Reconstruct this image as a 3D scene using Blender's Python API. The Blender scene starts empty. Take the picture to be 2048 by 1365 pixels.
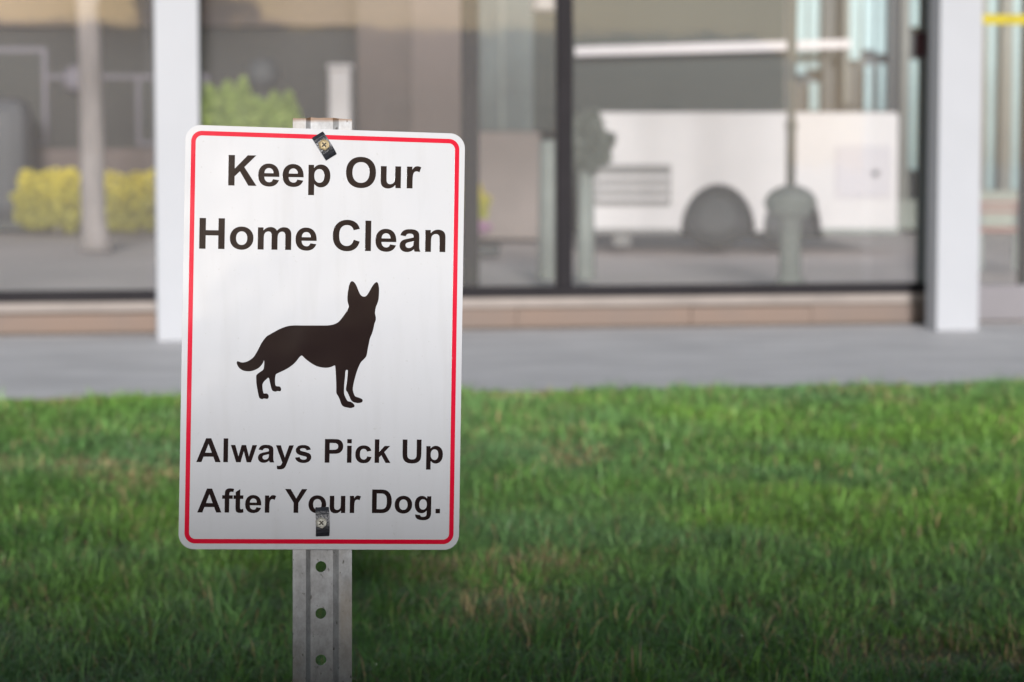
import bpy, bmesh, math, random
import numpy as np
from mathutils import Matrix, Vector, Euler
from mathutils.geometry import tessellate_polygon

random.seed(7)
rng = np.random.default_rng(11)
sc = bpy.context.scene
COL = sc.collection
R = math.radians

# ------------------------------------------------------------------ camera, world, sun, exposure
F_PX, CX, CY = 4836.0, 1024.0, 682.5
PITCH = math.atan(362.5 / F_PX)
CAM = Vector((0, 0, 0.8))
K = CAM.z                      # every distance beyond the sign scales with the height of the eye
cd = bpy.data.cameras.new('camera'); cam = bpy.data.objects.new('camera', cd); COL.objects.link(cam)
cam.location = CAM; cam.rotation_euler = (R(90) - PITCH, 0, 0)
cd.sensor_width = 36.0; cd.lens = F_PX / 2048 * 36.0
cd.clip_start = 0.05; cd.clip_end = 2000
cd.dof.use_dof = True; cd.dof.focus_distance = 2.62; cd.dof.aperture_fstop = 6.1
cd.dof.aperture_blades = 9
sc.camera = cam

SUN_EL, SUN_AZ = R(9.8), R(-3)         # low broad light from behind the camera
world = bpy.data.worlds.new('World'); sc.world = world; world.use_nodes = True
wn = world.node_tree; wn.nodes.clear()
sky = wn.nodes.new('ShaderNodeTexSky'); sky.sky_type = 'NISHITA'; sky.sun_disc = False
sky.sun_elevation = SUN_EL; sky.sun_rotation = math.pi + SUN_AZ
sky.air_density = 1.0; sky.dust_density = 1.5; sky.ozone_density = 1.4
bg = wn.nodes.new('ShaderNodeBackground'); bg.inputs['Strength'].default_value = 0.05
wo = wn.nodes.new('ShaderNodeOutputWorld')
wn.links.new(sky.outputs[0], bg.inputs['Color']); wn.links.new(bg.outputs[0], wo.inputs['Surface'])

sd = bpy.data.lights.new('sun', 'SUN'); sun = bpy.data.objects.new('sun', sd); COL.objects.link(sun)
sd.energy = 3.5; sd.angle = R(8.0); sd.color = (1.0, 0.985, 1.0)
to_sun = Vector((-math.sin(SUN_AZ) * math.cos(SUN_EL), -math.cos(SUN_AZ) * math.cos(SUN_EL), math.sin(SUN_EL)))
sun.rotation_euler = to_sun.to_track_quat('Z', 'Y').to_euler()
sun.location = to_sun * 20 + Vector((0, 0, 5))

sc.view_settings.view_transform = 'Standard'; sc.view_settings.look = 'None'
sc.view_settings.gamma = 1.0; sc.view_settings.exposure = 0.52
sc.render.engine = 'CYCLES'
sc.cycles.max_bounces = 8; sc.cycles.transparent_max_bounces = 16

# ------------------------------------------------------------------ picture helpers (a pixel of the 2048x1365 photo -> a ray)
_F = Vector((0, math.cos(PITCH), -math.sin(PITCH)))
_U = Vector((0, math.sin(PITCH), math.cos(PITCH)))
_X = Vector((1, 0, 0))
def ray(px, py): return _F + _X * ((px - CX) / F_PX) + _U * ((CY - py) / F_PX)
def at(px, py, Y=None, Z=None):
    d = ray(px, py)
    t = (Y - CAM.y) / d.y if Y is not None else (Z - CAM.z) / d.z
    return CAM + d * t
def hit(px, py, P0, n):
    d = ray(px, py); t = (P0 - CAM).dot(n) / d.dot(n)
    return CAM + d * t

# ------------------------------------------------------------------ object helpers
def tag(o, label=None, cat=None, group=None, kind=None):
    if label: o['label'] = label
    if cat: o['category'] = cat
    if group: o['group'] = group
    if kind: o['kind'] = kind
    return o
def empty(name, loc=(0, 0, 0), rot=(0, 0, 0), **k):
    o = bpy.data.objects.new(name, None); COL.objects.link(o)
    o.empty_display_size = 0.1
    o.location = loc; o.rotation_euler = rot
    return tag(o, **k)
def mesh_obj(name, verts, faces, mat, parent=None, smooth=False):
    me = bpy.data.meshes.new(name); me.from_pydata([tuple(v) for v in verts], [], faces); me.update()
    if smooth: me.polygons.foreach_set('use_smooth', [True] * len(me.polygons))
    me.materials.append(mat)
    o = bpy.data.objects.new(name, me); COL.objects.link(o)
    if parent: o.parent = parent
    return o
def bm_obj(name, bm, mat, parent=None, smooth=False):
    me = bpy.data.meshes.new(name); bmesh.ops.recalc_face_normals(bm, faces=bm.faces[:]); bm.to_mesh(me); bm.free()
    if smooth: me.polygons.foreach_set('use_smooth', [True] * len(me.polygons))
    me.materials.append(mat)
    o = bpy.data.objects.new(name, me); COL.objects.link(o)
    if parent: o.parent = parent
    return o
def add_box(bm, x0, x1, y0, y1, z0, z1, bev=0.0, M=None):
    r = bmesh.ops.create_cube(bm, size=1.0)
    vs = r['verts']
    for v in vs:
        v.co = Vector(((x0 + x1) / 2 + v.co.x * (x1 - x0), (y0 + y1) / 2 + v.co.y * (y1 - y0), (z0 + z1) / 2 + v.co.z * (z1 - z0)))
    if bev > 0:
        es = list({e for v in vs for e in v.link_edges})
        rr = bmesh.ops.bevel(bm, geom=es, offset=bev, segments=2, affect='EDGES', profile=0.5)
        vs = list({v for f in rr['faces'] for v in f.verts} | {v for v in vs if v.is_valid})
    if M is not None:
        for v in vs: v.co = M @ v.co
def box(name, x0, x1, y0, y1, z0, z1, mat, parent=None, bev=0.0):
    bm = bmesh.new(); add_box(bm, x0, x1, y0, y1, z0, z1, bev)
    return bm_obj(name, bm, mat, parent)
def add_rings(bm, rings, seg=20, cap=True):
    """rings: list of (centre, radius) swept with frames along the path"""
    prev = None; n = len(rings)
    for i, (c, r) in enumerate(rings):
        c = Vector(c)
        a = Vector(rings[max(i - 1, 0)][0]); b = Vector(rings[min(i + 1, n - 1)][0])
        d = (b - a)
        d = d.normalized() if d.length > 1e-7 else Vector((0, 0, 1))
        u = d.cross(Vector((0, 1, 0.001))); u.normalize(); w = d.cross(u)
        ring = [bm.verts.new(c + (u * math.cos(2 * math.pi * k / seg) + w * math.sin(2 * math.pi * k / seg)) * r) for k in range(seg)]
        if prev:
            for k in range(seg): bm.faces.new((prev[k], prev[(k + 1) % seg], ring[(k + 1) % seg], ring[k]))
        elif cap: bm.faces.new(ring)
        prev = ring
    if cap: bm.faces.new(prev)
def tube(name, rings, mat, parent=None, seg=20, smooth=True):
    bm = bmesh.new(); add_rings(bm, rings, seg)
    return bm_obj(name, bm, mat, parent, smooth)

# ------------------------------------------------------------------ materials
def mat(name, col, rough=0.6, metal=0.0, var=0.0, scale=4.0, bump=0.0, bscale=60.0, coat=0.0, spec=0.5, col2=None, detail=6.0, stretch=(1, 1, 1)):
    m = bpy.data.materials.new(name); m.use_nodes = True
    nt = m.node_tree; N = nt.nodes; L = nt.links; b = N['Principled BSDF']
    b.inputs['Roughness'].default_value = rough; b.inputs['Metallic'].default_value = metal
    b.inputs['Specular IOR Level'].default_value = spec
    b.inputs['Coat Weight'].default_value = coat; b.inputs['Coat Roughness'].default_value = 0.08
    b.inputs['Base Color'].default_value = (*col, 1)
    tc = N.new('ShaderNodeTexCoord'); mp = N.new('ShaderNodeMapping'); mp.inputs['Scale'].default_value = stretch
    L.new(tc.outputs['Object'], mp.inputs['Vector'])
    if var > 0 or col2:
        n = N.new('ShaderNodeTexNoise'); n.inputs['Scale'].default_value = scale; n.inputs['Detail'].default_value = detail
        n.inputs['Roughness'].default_value = 0.6
        L.new(mp.outputs[0], n.inputs['Vector'])
        cr = N.new('ShaderNodeValToRGB'); cr.color_ramp.elements[0].position = 0.32; cr.color_ramp.elements[1].position = 0.68
        c0 = col2 if col2 else tuple(max(c * (1 - var), 0) for c in col)
        c1 = col if col2 else tuple(min(c * (1 + var), 1) for c in col)
        cr.color_ramp.elements[0].color = (*c0, 1); cr.color_ramp.elements[1].color = (*c1, 1)
        L.new(n.outputs['Fac'], cr.inputs['Fac']); L.new(cr.outputs[0], b.inputs['Base Color'])
    if bump > 0:
        n2 = N.new('ShaderNodeTexNoise'); n2.inputs['Scale'].default_value = bscale; n2.inputs['Detail'].default_value = 4
        L.new(mp.outputs[0], n2.inputs['Vector'])
        bp = N.new('ShaderNodeBump'); bp.inputs['Strength'].default_value = bump; bp.inputs['Distance'].default_value = 0.01
        L.new(n2.outputs['Fac'], bp.inputs['Height']); L.new(bp.outputs[0], b.inputs['Normal'])
    return m

def film_mat(name, col, var, rough, faded=None, spec=0.5, dirt=0.0):
    """printed sign film: gloss with orange peel and long shallow dents, faint scuffs"""
    m = bpy.data.materials.new(name); m.use_nodes = True
    nt = m.node_tree; N = nt.nodes; L = nt.links; b = N['Principled BSDF']
    tc = N.new('ShaderNodeTexCoord')
    geo = N.new('ShaderNodeNewGeometry')
    src = geo.outputs['Position']
    n = N.new('ShaderNodeTexNoise'); n.inputs['Scale'].default_value = 7; n.inputs['Detail'].default_value = 8; n.inputs['Roughness'].default_value = 0.7
    L.new(src, n.inputs['Vector'])
    cr = N.new('ShaderNodeValToRGB')
    cr.color_ramp.elements[0].position = 0.35; cr.color_ramp.elements[1].position = 0.7
    cr.color_ramp.elements[0].color = (*col, 1)
    cr.color_ramp.elements[1].color = (*(faded or tuple(min(1, c * (1 + var)) for c in col)), 1)
    L.new(n.outputs['Fac'], cr.inputs['Fac']); L.new(cr.outputs[0], b.inputs['Base Color'])
    # scuffs: thin pale streaks
    b.inputs['Roughness'].default_value = rough
    b.inputs['Specular IOR Level'].default_value = spec
    if dirt > 0:      # run marks and specks of dried dust
        mpd = N.new('ShaderNodeMapping'); mpd.inputs['Scale'].default_value = (60, 60, 5); L.new(src, mpd.inputs['Vector'])
        d1 = N.new('ShaderNodeTexNoise'); d1.inputs['Scale'].default_value = 1.0; d1.inputs['Detail'].default_value = 5; L.new(mpd.outputs[0], d1.inputs['Vector'])
        r1 = N.new('ShaderNodeMapRange'); r1.inputs['From Min'].default_value = 0.5; r1.inputs['From Max'].default_value = 0.75; r1.inputs['To Max'].default_value = dirt
        L.new(d1.outputs['Fac'], r1.inputs['Value'])
        d2 = N.new('ShaderNodeTexNoise'); d2.inputs['Scale'].default_value = 330; d2.inputs['Detail'].default_value = 1; L.new(src, d2.inputs['Vector'])
        r2 = N.new('ShaderNodeMapRange'); r2.inputs['From Min'].default_value = 0.735; r2.inputs['From Max'].default_value = 0.77; r2.inputs['To Max'].default_value = dirt * 2.2
        L.new(d2.outputs['Fac'], r2.inputs['Value'])
        am = N.new('ShaderNodeMath'); am.operation = 'MAXIMUM'; L.new(r1.outputs[0], am.inputs[0]); L.new(r2.outputs[0], am.inputs[1])
        dm = N.new('ShaderNodeMix'); dm.data_type = 'RGBA'; dm.inputs['B'].default_value = (0.26, 0.235, 0.20, 1)
        L.new(am.outputs[0], dm.inputs['Factor']); L.new(cr.outputs[0], dm.inputs['A']); L.new(dm.outputs['Result'], b.inputs['Base Color'])
    p1 = N.new('ShaderNodeTexNoise'); p1.inputs['Scale'].default_value = 900; p1.inputs['Detail'].default_value = 2
    p2 = N.new('ShaderNodeTexNoise'); p2.inputs['Scale'].default_value = 14; p2.inputs['Detail'].default_value = 1
    L.new(src, p1.inputs['Vector']); L.new(src, p2.inputs['Vector'])
    b1 = N.new('ShaderNodeBump'); b1.inputs['Strength'].default_value = 0.10; b1.inputs['Distance'].default_value = 0.0004
    b2 = N.new('ShaderNodeBump'); b2.inputs['Strength'].default_value = 0.3; b2.inputs['Distance'].default_value = 0.004
    L.new(p1.outputs['Fac'], b1.inputs['Height']); L.new(p2.outputs['Fac'], b2.inputs['Height'])
    L.new(b2.outputs[0], b1.inputs['Normal']); L.new(b1.outputs[0], b.inputs['Normal'])
    return m

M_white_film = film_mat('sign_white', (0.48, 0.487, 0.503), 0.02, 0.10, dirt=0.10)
M_red_film = film_mat('sign_red', (0.50, 0.001, 0.022), 0.0, 0.12, faded=(0.54, 0.012, 0.035), spec=0.22)
M_black_film = film_mat('sign_black', (0.013, 0.0078, 0.0075), 0.2, 0.10, spec=0.17)
M_alu = mat('aluminium_edge', (0.6, 0.61, 0.63), 0.4, 0.9)

def galvanised():
    m = bpy.data.materials.new('galvanised_steel'); m.use_nodes = True
    nt = m.node_tree; N = nt.nodes; L = nt.links; b = N['Principled BSDF']
    tc = N.new('ShaderNodeTexCoord')
    n = N.new('ShaderNodeTexNoise'); n.inputs['Scale'].default_value = 45; n.inputs['Detail'].default_value = 8; n.inputs['Roughness'].default_value = 0.75
    mp = N.new('ShaderNodeMapping'); mp.inputs['Scale'].default_value = (1.2, 1, 0.8)
    L.new(tc.outputs['Object'], mp.inputs['Vector']); L.new(mp.outputs[0], n.inputs['Vector'])
    cr = N.new('ShaderNodeValToRGB'); e = cr.color_ramp.elements
    e[0].position = 0.3; e[0].color = (0.20, 0.198, 0.193, 1)
    e[1].position = 0.72; e[1].color = (0.44, 0.45, 0.46, 1)
    k = e.new(0.5); k.color = (0.31, 0.31, 0.308, 1)
    L.new(n.outputs['Fac'], cr.inputs['Fac'])
    # brown-yellow grime on the flanges and blotches
    n2 = N.new('ShaderNodeTexNoise'); n2.inputs['Scale'].default_value = 16; n2.inputs['Detail'].default_value = 6
    L.new(mp.outputs[0], n2.inputs['Vector'])
    sx = N.new('ShaderNodeSeparateXYZ'); L.new(tc.outputs['Object'], sx.inputs[0])
    ab = N.new('ShaderNodeMath'); ab.operation = 'ABSOLUTE'; L.new(sx.outputs['X'], ab.inputs[0])
    mr = N.new('ShaderNodeMapRange'); mr.inputs['From Min'].default_value = 0.017; mr.inputs['From Max'].default_value = 0.021
    L.new(ab.outputs[0], mr.inputs['Value'])
    mr2 = N.new('ShaderNodeMapRange'); mr2.inputs['From Min'].default_value = 0.42; mr2.inputs['From Max'].default_value = 0.66
    L.new(n2.outputs['Fac'], mr2.inputs['Value'])
    mu = N.new('ShaderNodeMath'); mu.operation = 'MULTIPLY'; mr.inputs['To Max'].default_value = 0.45; L.new(mr.outputs[0], mu.inputs[0]); L.new(mr2.outputs[0], mu.inputs[1])
    mx = N.new('ShaderNodeMix'); mx.data_type = 'RGBA'; mx.inputs['B'].default_value = (0.30, 0.235, 0.15, 1)
    L.new(mu.outputs[0], mx.inputs['Factor']); L.new(cr.outputs[0], mx.inputs['A'])
    # dark specks
    n3 = N.new('ShaderNodeTexNoise'); n3.inputs['Scale'].default_value = 170; n3.inputs['Detail'].default_value = 3
    L.new(mp.outputs[0], n3.inputs['Vector'])
    mr3 = N.new('ShaderNodeMapRange'); mr3.inputs['From Min'].default_value = 0.66; mr3.inputs['From Max'].default_value = 0.74
    L.new(n3.outputs['Fac'], mr3.inputs['Value'])
    mx2 = N.new('ShaderNodeMix'); mx2.data_type = 'RGBA'; mx2.inputs['B'].default_value = (0.07, 0.06, 0.05, 1)
    L.new(mr3.outputs[0], mx2.inputs['Factor']); L.new(mx.outputs['Result'], mx2.inputs['A'])
    # rust along the cut top edge (object z is measured from the top)
    mr4 = N.new('ShaderNodeMapRange'); mr4.inputs['From Min'].default_value = -0.0045; mr4.inputs['From Max'].default_value = -0.001
    ad = N.new('ShaderNodeMath'); ad.operation = 'MULTIPLY_ADD'; ad.inputs[1].default_value = 0.006
    L.new(n2.outputs['Fac'], ad.inputs[0]); 
    sub = N.new('ShaderNodeMath'); sub.operation = 'SUBTRACT'; sub.inputs[1].default_value = 0.003
    L.new(sx.outputs['Z'], sub.inputs[0]); L.new(sub.outputs[0], ad.inputs[2]); L.new(ad.outputs[0], mr4.inputs['Value'])
    mx3 = N.new('ShaderNodeMix'); mx3.data_type = 'RGBA'; mx3.inputs['B'].default_value = (0.16, 0.09, 0.045, 1)
    L.new(mr4.outputs[0], mx3.inputs['Factor']); L.new(mx2.outputs['Result'], mx3.inputs['A'])
    L.new(mx3.outputs['Result'], b.inputs['Base Color'])
    b.inputs['Metallic'].default_value = 0.1; b.inputs['Roughness'].default_value = 0.5
    bp = N.new('ShaderNodeBump'); bp.inputs['Strength'].default_value = 0.35; bp.inputs['Distance'].default_value = 0.0008
    L.new(n.outputs['Fac'], bp.inputs['Height']); L.new(bp.outputs[0], b.inputs['Normal'])
    return m
M_galv = galvanised()
M_clip = mat('black_clip_steel', (0.016, 0.017, 0.022), 0.36, 0.0, var=0.5, scale=300, bump=0.15, bscale=500)
M_bolt_b = mat('brass_bolt', (0.34, 0.27, 0.15), 0.5, 0.4, var=0.2, scale=400, bump=0.2, bscale=600)
M_bolt_s = mat('zinc_bolt', (0.40, 0.39, 0.34), 0.5, 0.4, var=0.25, scale=400, bump=0.2, bscale=600)
M_bolt_in = mat('bolt_recess', (0.04, 0.034, 0.025), 0.7, 0.2, var=0.4, scale=500)

M_soil = mat('soil', (0.22, 0.17, 0.10), 0.95, var=0.5, scale=9, bump=0.8, bscale=40, col2=(0.10, 0.13, 0.05))
M_side = mat('pavement_concrete', (0.76, 0.745, 0.74), 0.6, var=0.14, scale=2.6, bump=0.3, bscale=150, stretch=(0.8, 1.6, 1))
M_slabedge = M_side
M_road = mat('road_paving', (0.90, 0.77, 0.74), 0.85, var=0.10, scale=0.5, bump=0.2, bscale=50)
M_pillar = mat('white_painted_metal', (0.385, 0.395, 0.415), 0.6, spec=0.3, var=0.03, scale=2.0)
M_frame = mat('dark_bronze_frame', (0.018, 0.016, 0.018), 0.7, 0.0, var=0.15, scale=8, spec=0.15)
M_framegreen = mat('slate_green_frame', (0.13, 0.15, 0.155), 0.45, 0.2)
M_ledge = mat('pale_stone_ledge', (0.26, 0.225, 0.20), 0.7, var=0.12, scale=3)
M_kerb = mat('tan_stone_kerb', (0.215, 0.148, 0.11), 0.8, var=0.2, scale=1.1, col2=(0.17, 0.135, 0.115), bump=0.3, bscale=50)
M_kerbdark = mat('shadow_strip_dark', (0.08, 0.065, 0.055), 0.9)
M_kick = mat('grey_kick_panel', (0.19, 0.178, 0.187), 0.6, var=0.06, scale=3)
M_yellow = mat('yellow_tape', (0.40, 0.32, 0.003), 0.5, var=0.2, scale=14)
M_maroon = mat('maroon_plate', (0.05, 0.012, 0.018), 0.6)

def glass():
    m = bpy.data.materials.new('window_glass'); m.use_nodes = True
    nt = m.node_tree; N = nt.nodes; L = nt.links; N.clear()
    out = N.new('ShaderNodeOutputMaterial'); tr = N.new('ShaderNodeBsdfTransparent'); tr.inputs['Color'].default_value = (0.96, 0.97, 0.96, 1)
    gl = N.new('ShaderNodeBsdfGlossy'); gl.inputs['Roughness'].default_value = 0.03; gl.inputs['Color'].default_value = (0.95, 0.97, 1, 1)
    df = N.new('ShaderNodeBsdfDiffuse'); df.inputs['Color'].default_value = (0.78, 0.73, 0.71, 1)   # pale veil: haze of the panes put in as colour
    n = N.new('ShaderNodeTexNoise'); n.inputs['Scale'].default_value = 1.5; n.inputs['Detail'].default_value = 3
    tc = N.new('ShaderNodeTexCoord'); L.new(tc.outputs['Object'], n.inputs['Vector'])
    bp = N.new('ShaderNodeBump'); bp.inputs['Strength'].default_value = 0.06; bp.inputs['Distance'].default_value = 0.02
    L.new(n.outputs['Fac'], bp.inputs['Height']); L.new(bp.outputs[0], gl.inputs['Normal'])
    m1 = N.new('ShaderNodeMixShader'); m1.inputs[0].default_value = 0.045
    m2 = N.new('ShaderNodeMixShader'); m2.inputs[0].default_value = 0.04
    L.new(tr.outputs[0], m1.inputs[1]); L.new(gl.outputs[0], m1.inputs[2])
    L.new(m1.outputs[0], m2.inputs[1]); L.new(df.outputs[0], m2.inputs[2]); L.new(m2.outputs[0], out.inputs['Surface'])
    return m
M_glass = glass()

# ------------------------------------------------------------------ facade frame (turned about ten degrees from the picture plane)
GL = at(357, 683, Z=0); GR = at(1915, 662, Z=0)
tdir = (GR - GL).normalized(); YAW = math.atan2(tdir.y, tdir.x)
nb = Vector((-tdir.y, tdir.x, 0))
FO = hit(1024, 672, GL, nb); FO.z = 0
def fac(px, py, d=0.0):
    P = hit(px, py, FO + nb * d, nb)
    return (P - FO).dot(tdir), P.z
def fs(px, d=0.0, py=500): return fac(px, py, d)[0]
def fz(px, py, d=0.0): return fac(px, py, d)[1]

# ------------------------------------------------------------------ setting: ground sheets
def sheet(name, pts, z, m, sub=0):
    return mesh_obj(name, [(x, y, z) for x, y in pts], [tuple(range(len(pts)))], m)
road = sheet('road', [(-300, -300), (300, -300), (300, 500), (-300, 500)], -0.05, M_road); tag(road, kind='structure')

EL = at(175, 797, Z=0); ER = at(1900, 770, Z=0)        # lawn / pavement border
ed = (ER - EL); edn = ed.normalized()
E0 = EL - edn * 12; E1 = ER + edn * 12
# pavement: a slab with a top and a front edge
P0 = FO - tdir * 16 + nb * 0.50; P1 = FO + tdir * 16 + nb * 0.50
bm = bmesh.new()
a = [E0, E1, P1, P0]
tv = [bm.verts.new((p.x, p.y, 0.0)) for p in a]; bv = [bm.verts.new((p.x, p.y, -0.1)) for p in a]
bm.faces.new(tv)
for i in range(4): bm.faces.new((tv[i], tv[(i + 1) % 4], bv[(i + 1) % 4], bv[i]))
pav = bm_obj('pavement', bm, M_side); pav.data.materials.append(mat('slab_edge', (0.16, 0.13, 0.10), 0.9, var=0.3, scale=6))
for p_ in pav.data.polygons: p_.material_index = 0 if abs(p_.normal.z) > 0.5 else 1
tag(pav, kind='structure')
# lawn soil
Enrm = Vector((edn.y, -edn.x, 0))
S0 = E0 + Enrm * 0.0; S1 = E1 + Enrm * 0.0
NX, NY = 120, 90
vs = []; fsx = []
for j in range(NY + 1):
    for i in range(NX + 1):
        u = i / NX; v = j / NY
        top = S0.lerp(S1, u)
        p = Vector((top.x, -3 + (top.y + 3 - 0.003) * v, 0))
        z = -0.014 + 0.003 * math.sin(p.x * 3.1 + 1) * math.sin(p.y * 2.3) + 0.002 * math.sin(p.x * 9 + p.y * 7)
        if v > 0.985: z = -0.017
        vs.append((p.x, p.y, z - 0.01 + 0.014))
for j in range(NY):
    for i in range(NX):
        k = j * (NX + 1) + i; fsx.append((k, k + 1, k + NX + 2, k + NX + 1))
lawn = mesh_obj('lawn_soil', vs, fsx, M_soil, smooth=True); tag(lawn, kind='structure')

# ------------------------------------------------------------------ grass: every blade a tapered bent strip, one object
def vnoise(x, y, s, seed):
    r = np.random.default_rng(seed); T = r.random((64, 64))
    X = x * s; Y = y * s; xi = np.floor(X).astype(int); yi = np.floor(Y).astype(int); fx = X - xi; fy = Y - yi
    fx = fx * fx * (3 - 2 * fx); fy = fy * fy * (3 - 2 * fy)
    g = lambda a, b: T[a % 64, b % 64]
    return (g(xi, yi) * (1 - fx) + g(xi + 1, yi) * fx) * (1 - fy) + (g(xi, yi + 1) * (1 - fx) + g(xi + 1, yi + 1) * fx) * fy

def build_grass():
    def region(n, y0, y1, half):      # half(y): half-width of the strip at distance y
        y = rng.random(n * 2) * (y1 - y0) + y0
        x = (rng.random(n * 2) * 2 - 1) * half(y1)
        k = np.abs(x) < half(y)
        return x[k][:n], y[k][:n]
    pts = [region(240000, 2.9, 6.2, lambda y: 0.25 * y + 0.9),
           region(220000, 6.0, 9.8, lambda y: 0.25 * y + 0.9),
           region(60000, 1.0, 9.8, lambda y: 0.45 * y + 1.6),
           region(6000, 0.2, 3.0, lambda y: 0.5 * y + 1.0)]
    x = np.concatenate([p[0] for p in pts]); y = np.concatenate([p[1] for p in pts])
    # clumping: pull blades towards tuft centres
    def cells(ang, size, sd):
        c_, s_ = math.cos(ang), math.sin(ang)
        wx_ = x + 0.05 * (vnoise(x + 40, y, 3.0, sd + 7) - 0.5) * 2; wy_ = y + 0.05 * (vnoise(x + 40, y, 3.0, sd + 8) - 0.5) * 2
        u = wx_ * c_ + wy_ * s_; v = -wx_ * s_ + wy_ * c_
        iu, iv = np.floor(u / size), np.floor(v / size)
        iu = np.where(iv % 2 == 0, iu, np.floor(u / size + 0.5))
        off = np.where(iv % 2 == 0, 0.0, -0.5)
        ju = vnoise(iu, iv, 1.0, sd) - 0.5; jv = vnoise(iu, iv, 1.0, sd + 1) - 0.5
        cu = (iu + off + 0.5 + 0.9 * ju) * size; cv = (iv + 0.5 + 0.9 * jv) * size
        return (u - cu) * c_ - (v - cv) * s_, (u - cu) * s_ + (v - cv) * c_, vnoise(iu, iv, 1.0, sd + 2)
    A_ = cells(0.62, 0.062, 3); B_ = cells(-0.35, 0.088, 61); C_ = cells(1.2, 0.043, 81)
    pick = rng.random(len(x))
    sel = lambda k: np.where(pick < 0.4, A_[k], np.where(pick < 0.7, B_[k], C_[k]))
    dx, dy, cellv = sel(0), sel(1), sel(2)
    pull = 0.1 + rng.random(len(x)) * 0.55
    x = x - dx * pull; y = y - dy * pull
    # stay on the lawn
    side = (x - EL.x) * Enrm.x + (y - EL.y) * Enrm.y
    dense = vnoise(x, y, 1.7, 21) * 0.6 + vnoise(x, y, 5.0, 22) * 0.4
    edge_over = 0.02 + 0.07 * vnoise(x, y, 2.2, 9) ** 2
    keep = (side > -edge_over * 0.5) & (rng.random(len(x)) < 0.75 + 0.8 * np.clip(dense - 0.25, 0, 1))
    x, y, dx, dy, side, cellv = x[keep], y[keep], dx[keep], dy[keep], side[keep], cellv[keep]
    n = len(x)
    tuft = vnoise(x, y, 6.0, 31) * 0.6 + vnoise(x, y, 17.0, 32) * 0.4
    big = vnoise(x, y, 0.9, 33)
    dead = np.clip((vnoise(x, y, 1.6, 47) * 0.6 + vnoise(x, y, 5.5, 42) * 0.4 - 0.61) * 6, 0, 1)
    # one straw-coloured worn patch beyond the sign's lower right corner
    pc = at(985, 1128, Z=0.0)
    dd = np.sqrt(((x - pc.x) / 0.24) ** 2 + ((y - pc.y) / 0.16) ** 2)
    worn = np.clip(1.2 - dd, 0, 1) * (0.2 + 0.8 * vnoise(x, y, 14, 43)); worn = np.clip(worn, 0, 1)
    dead = np.maximum(dead * 0.55, worn)
    h = (0.018 + 0.052 * tuft ** 1.4) * (0.65 + 0.7 * rng.random(n)) * (1 - 0.45 * dead)
    h *= np.where(rng.random(n) < 0.02, 1.5, 1.0)
    h *= np.where(side < 0.12, 0.8, 1.0) * (0.72 + 0.56 * cellv)
    tall = at(962, 775, Z=0.0)        # the taller tuft at the border by the sign
    dt = np.sqrt((x - tall.x) ** 2 + (y - tall.y) ** 2)
    h *= 1 + 0.9 * np.exp(-(dt / 0.09) ** 2)
    w = (0.0013 + 0.0019 * rng.random(n) ** 1.5) * (1 + 0.3 * (y > 6))
    ang = rng.random(n) * 2 * np.pi
    out = np.arctan2(dy, dx); ang = np.where(rng.random(n) < 0.65, out + rng.normal(0, 0.5, n), ang)
    lean = (0.2 + 1.4 * rng.random(n) ** 1.2) * h
    lx, ly = np.cos(ang), np.sin(ang)
    fa = ang + np.pi / 2 + rng.normal(0, 0.5, n); wx, wy = np.cos(fa), np.sin(fa)
    z0 = -0.012 + np.zeros(n)
    V = np.zeros((n, 7, 3), np.float32)
    for k, (t, ww) in enumerate([(0, 0.75), (0.4, 1.0), (0.75, 0.7)]):
        bx = x + lx * lean * t ** 2; by = y + ly * lean * t ** 2; bz = z0 + h * (t - 0.18 * t * t * (lean / h))
        V[:, 2 * k, 0] = bx - wx * w * ww / 2; V[:, 2 * k, 1] = by - wy * w * ww / 2; V[:, 2 * k, 2] = bz
        V[:, 2 * k + 1, 0] = bx + wx * w * ww / 2; V[:, 2 * k + 1, 1] = by + wy * w * ww / 2; V[:, 2 * k + 1, 2] = bz
    V[:, 6, 0] = x + lx * lean * 1.05; V[:, 6, 1] = y + ly * lean * 1.05; V[:, 6, 2] = z0 + h * (1 - 0.3 * lean / h)
    tri = np.array([[0, 1, 3], [0, 3, 2], [2, 3, 5], [2, 5, 4], [4, 5, 6]])
    Fa = (tri[None] + (np.arange(n) * 7)[:, None, None]).reshape(-1)
    me = bpy.data.meshes.new('grass')
    me.vertices.add(n * 7); me.vertices.foreach_set('co', V.reshape(-1))
    nt_ = n * 5
    me.loops.add(nt_ * 3); me.loops.foreach_set('vertex_index', Fa.astype(np.int32))
    me.polygons.add(nt_); me.polygons.foreach_set('loop_start', (np.arange(nt_) * 3).astype(np.int32))
    me.polygons.foreach_set('loop_total', np.full(nt_, 3, np.int32)); me.update()
    # blade colour: its own pigment (yellow-green, mid green, blue-green, straw)
    ca = np.array([0.225, 0.425, 0.07]); cb = np.array([0.13, 0.285, 0.068]); cc = np.array([0.185, 0.345, 0.14]); cs = np.array([0.44, 0.33, 0.17])
    far = np.clip((y - 5.5) / 4.5, 0, 1)
    q = np.clip((vnoise(x, y, 0.8, 51) * 0.5 + vnoise(x, y, 3.0, 52) * 0.5 - 0.3) * 2.2, 0, 1)
    b2 = np.clip((vnoise(x, y, 1.1, 53) * 0.6 + vnoise(x, y, 4.0, 54) * 0.4 - 0.42) * 3.0, 0, 1)
    c = cb[None] * (1 - q[:, None]) + ca[None] * q[:, None]
    c = c * (1 - 0.7 * b2[:, None]) + cc[None] * 0.7 * b2[:, None]
    strawb = (rng.random(n) < (0.06 + 0.75 * dead)).astype(float)
    c = c * (1 - strawb[:, None]) + cs[None] * strawb[:, None]
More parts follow.
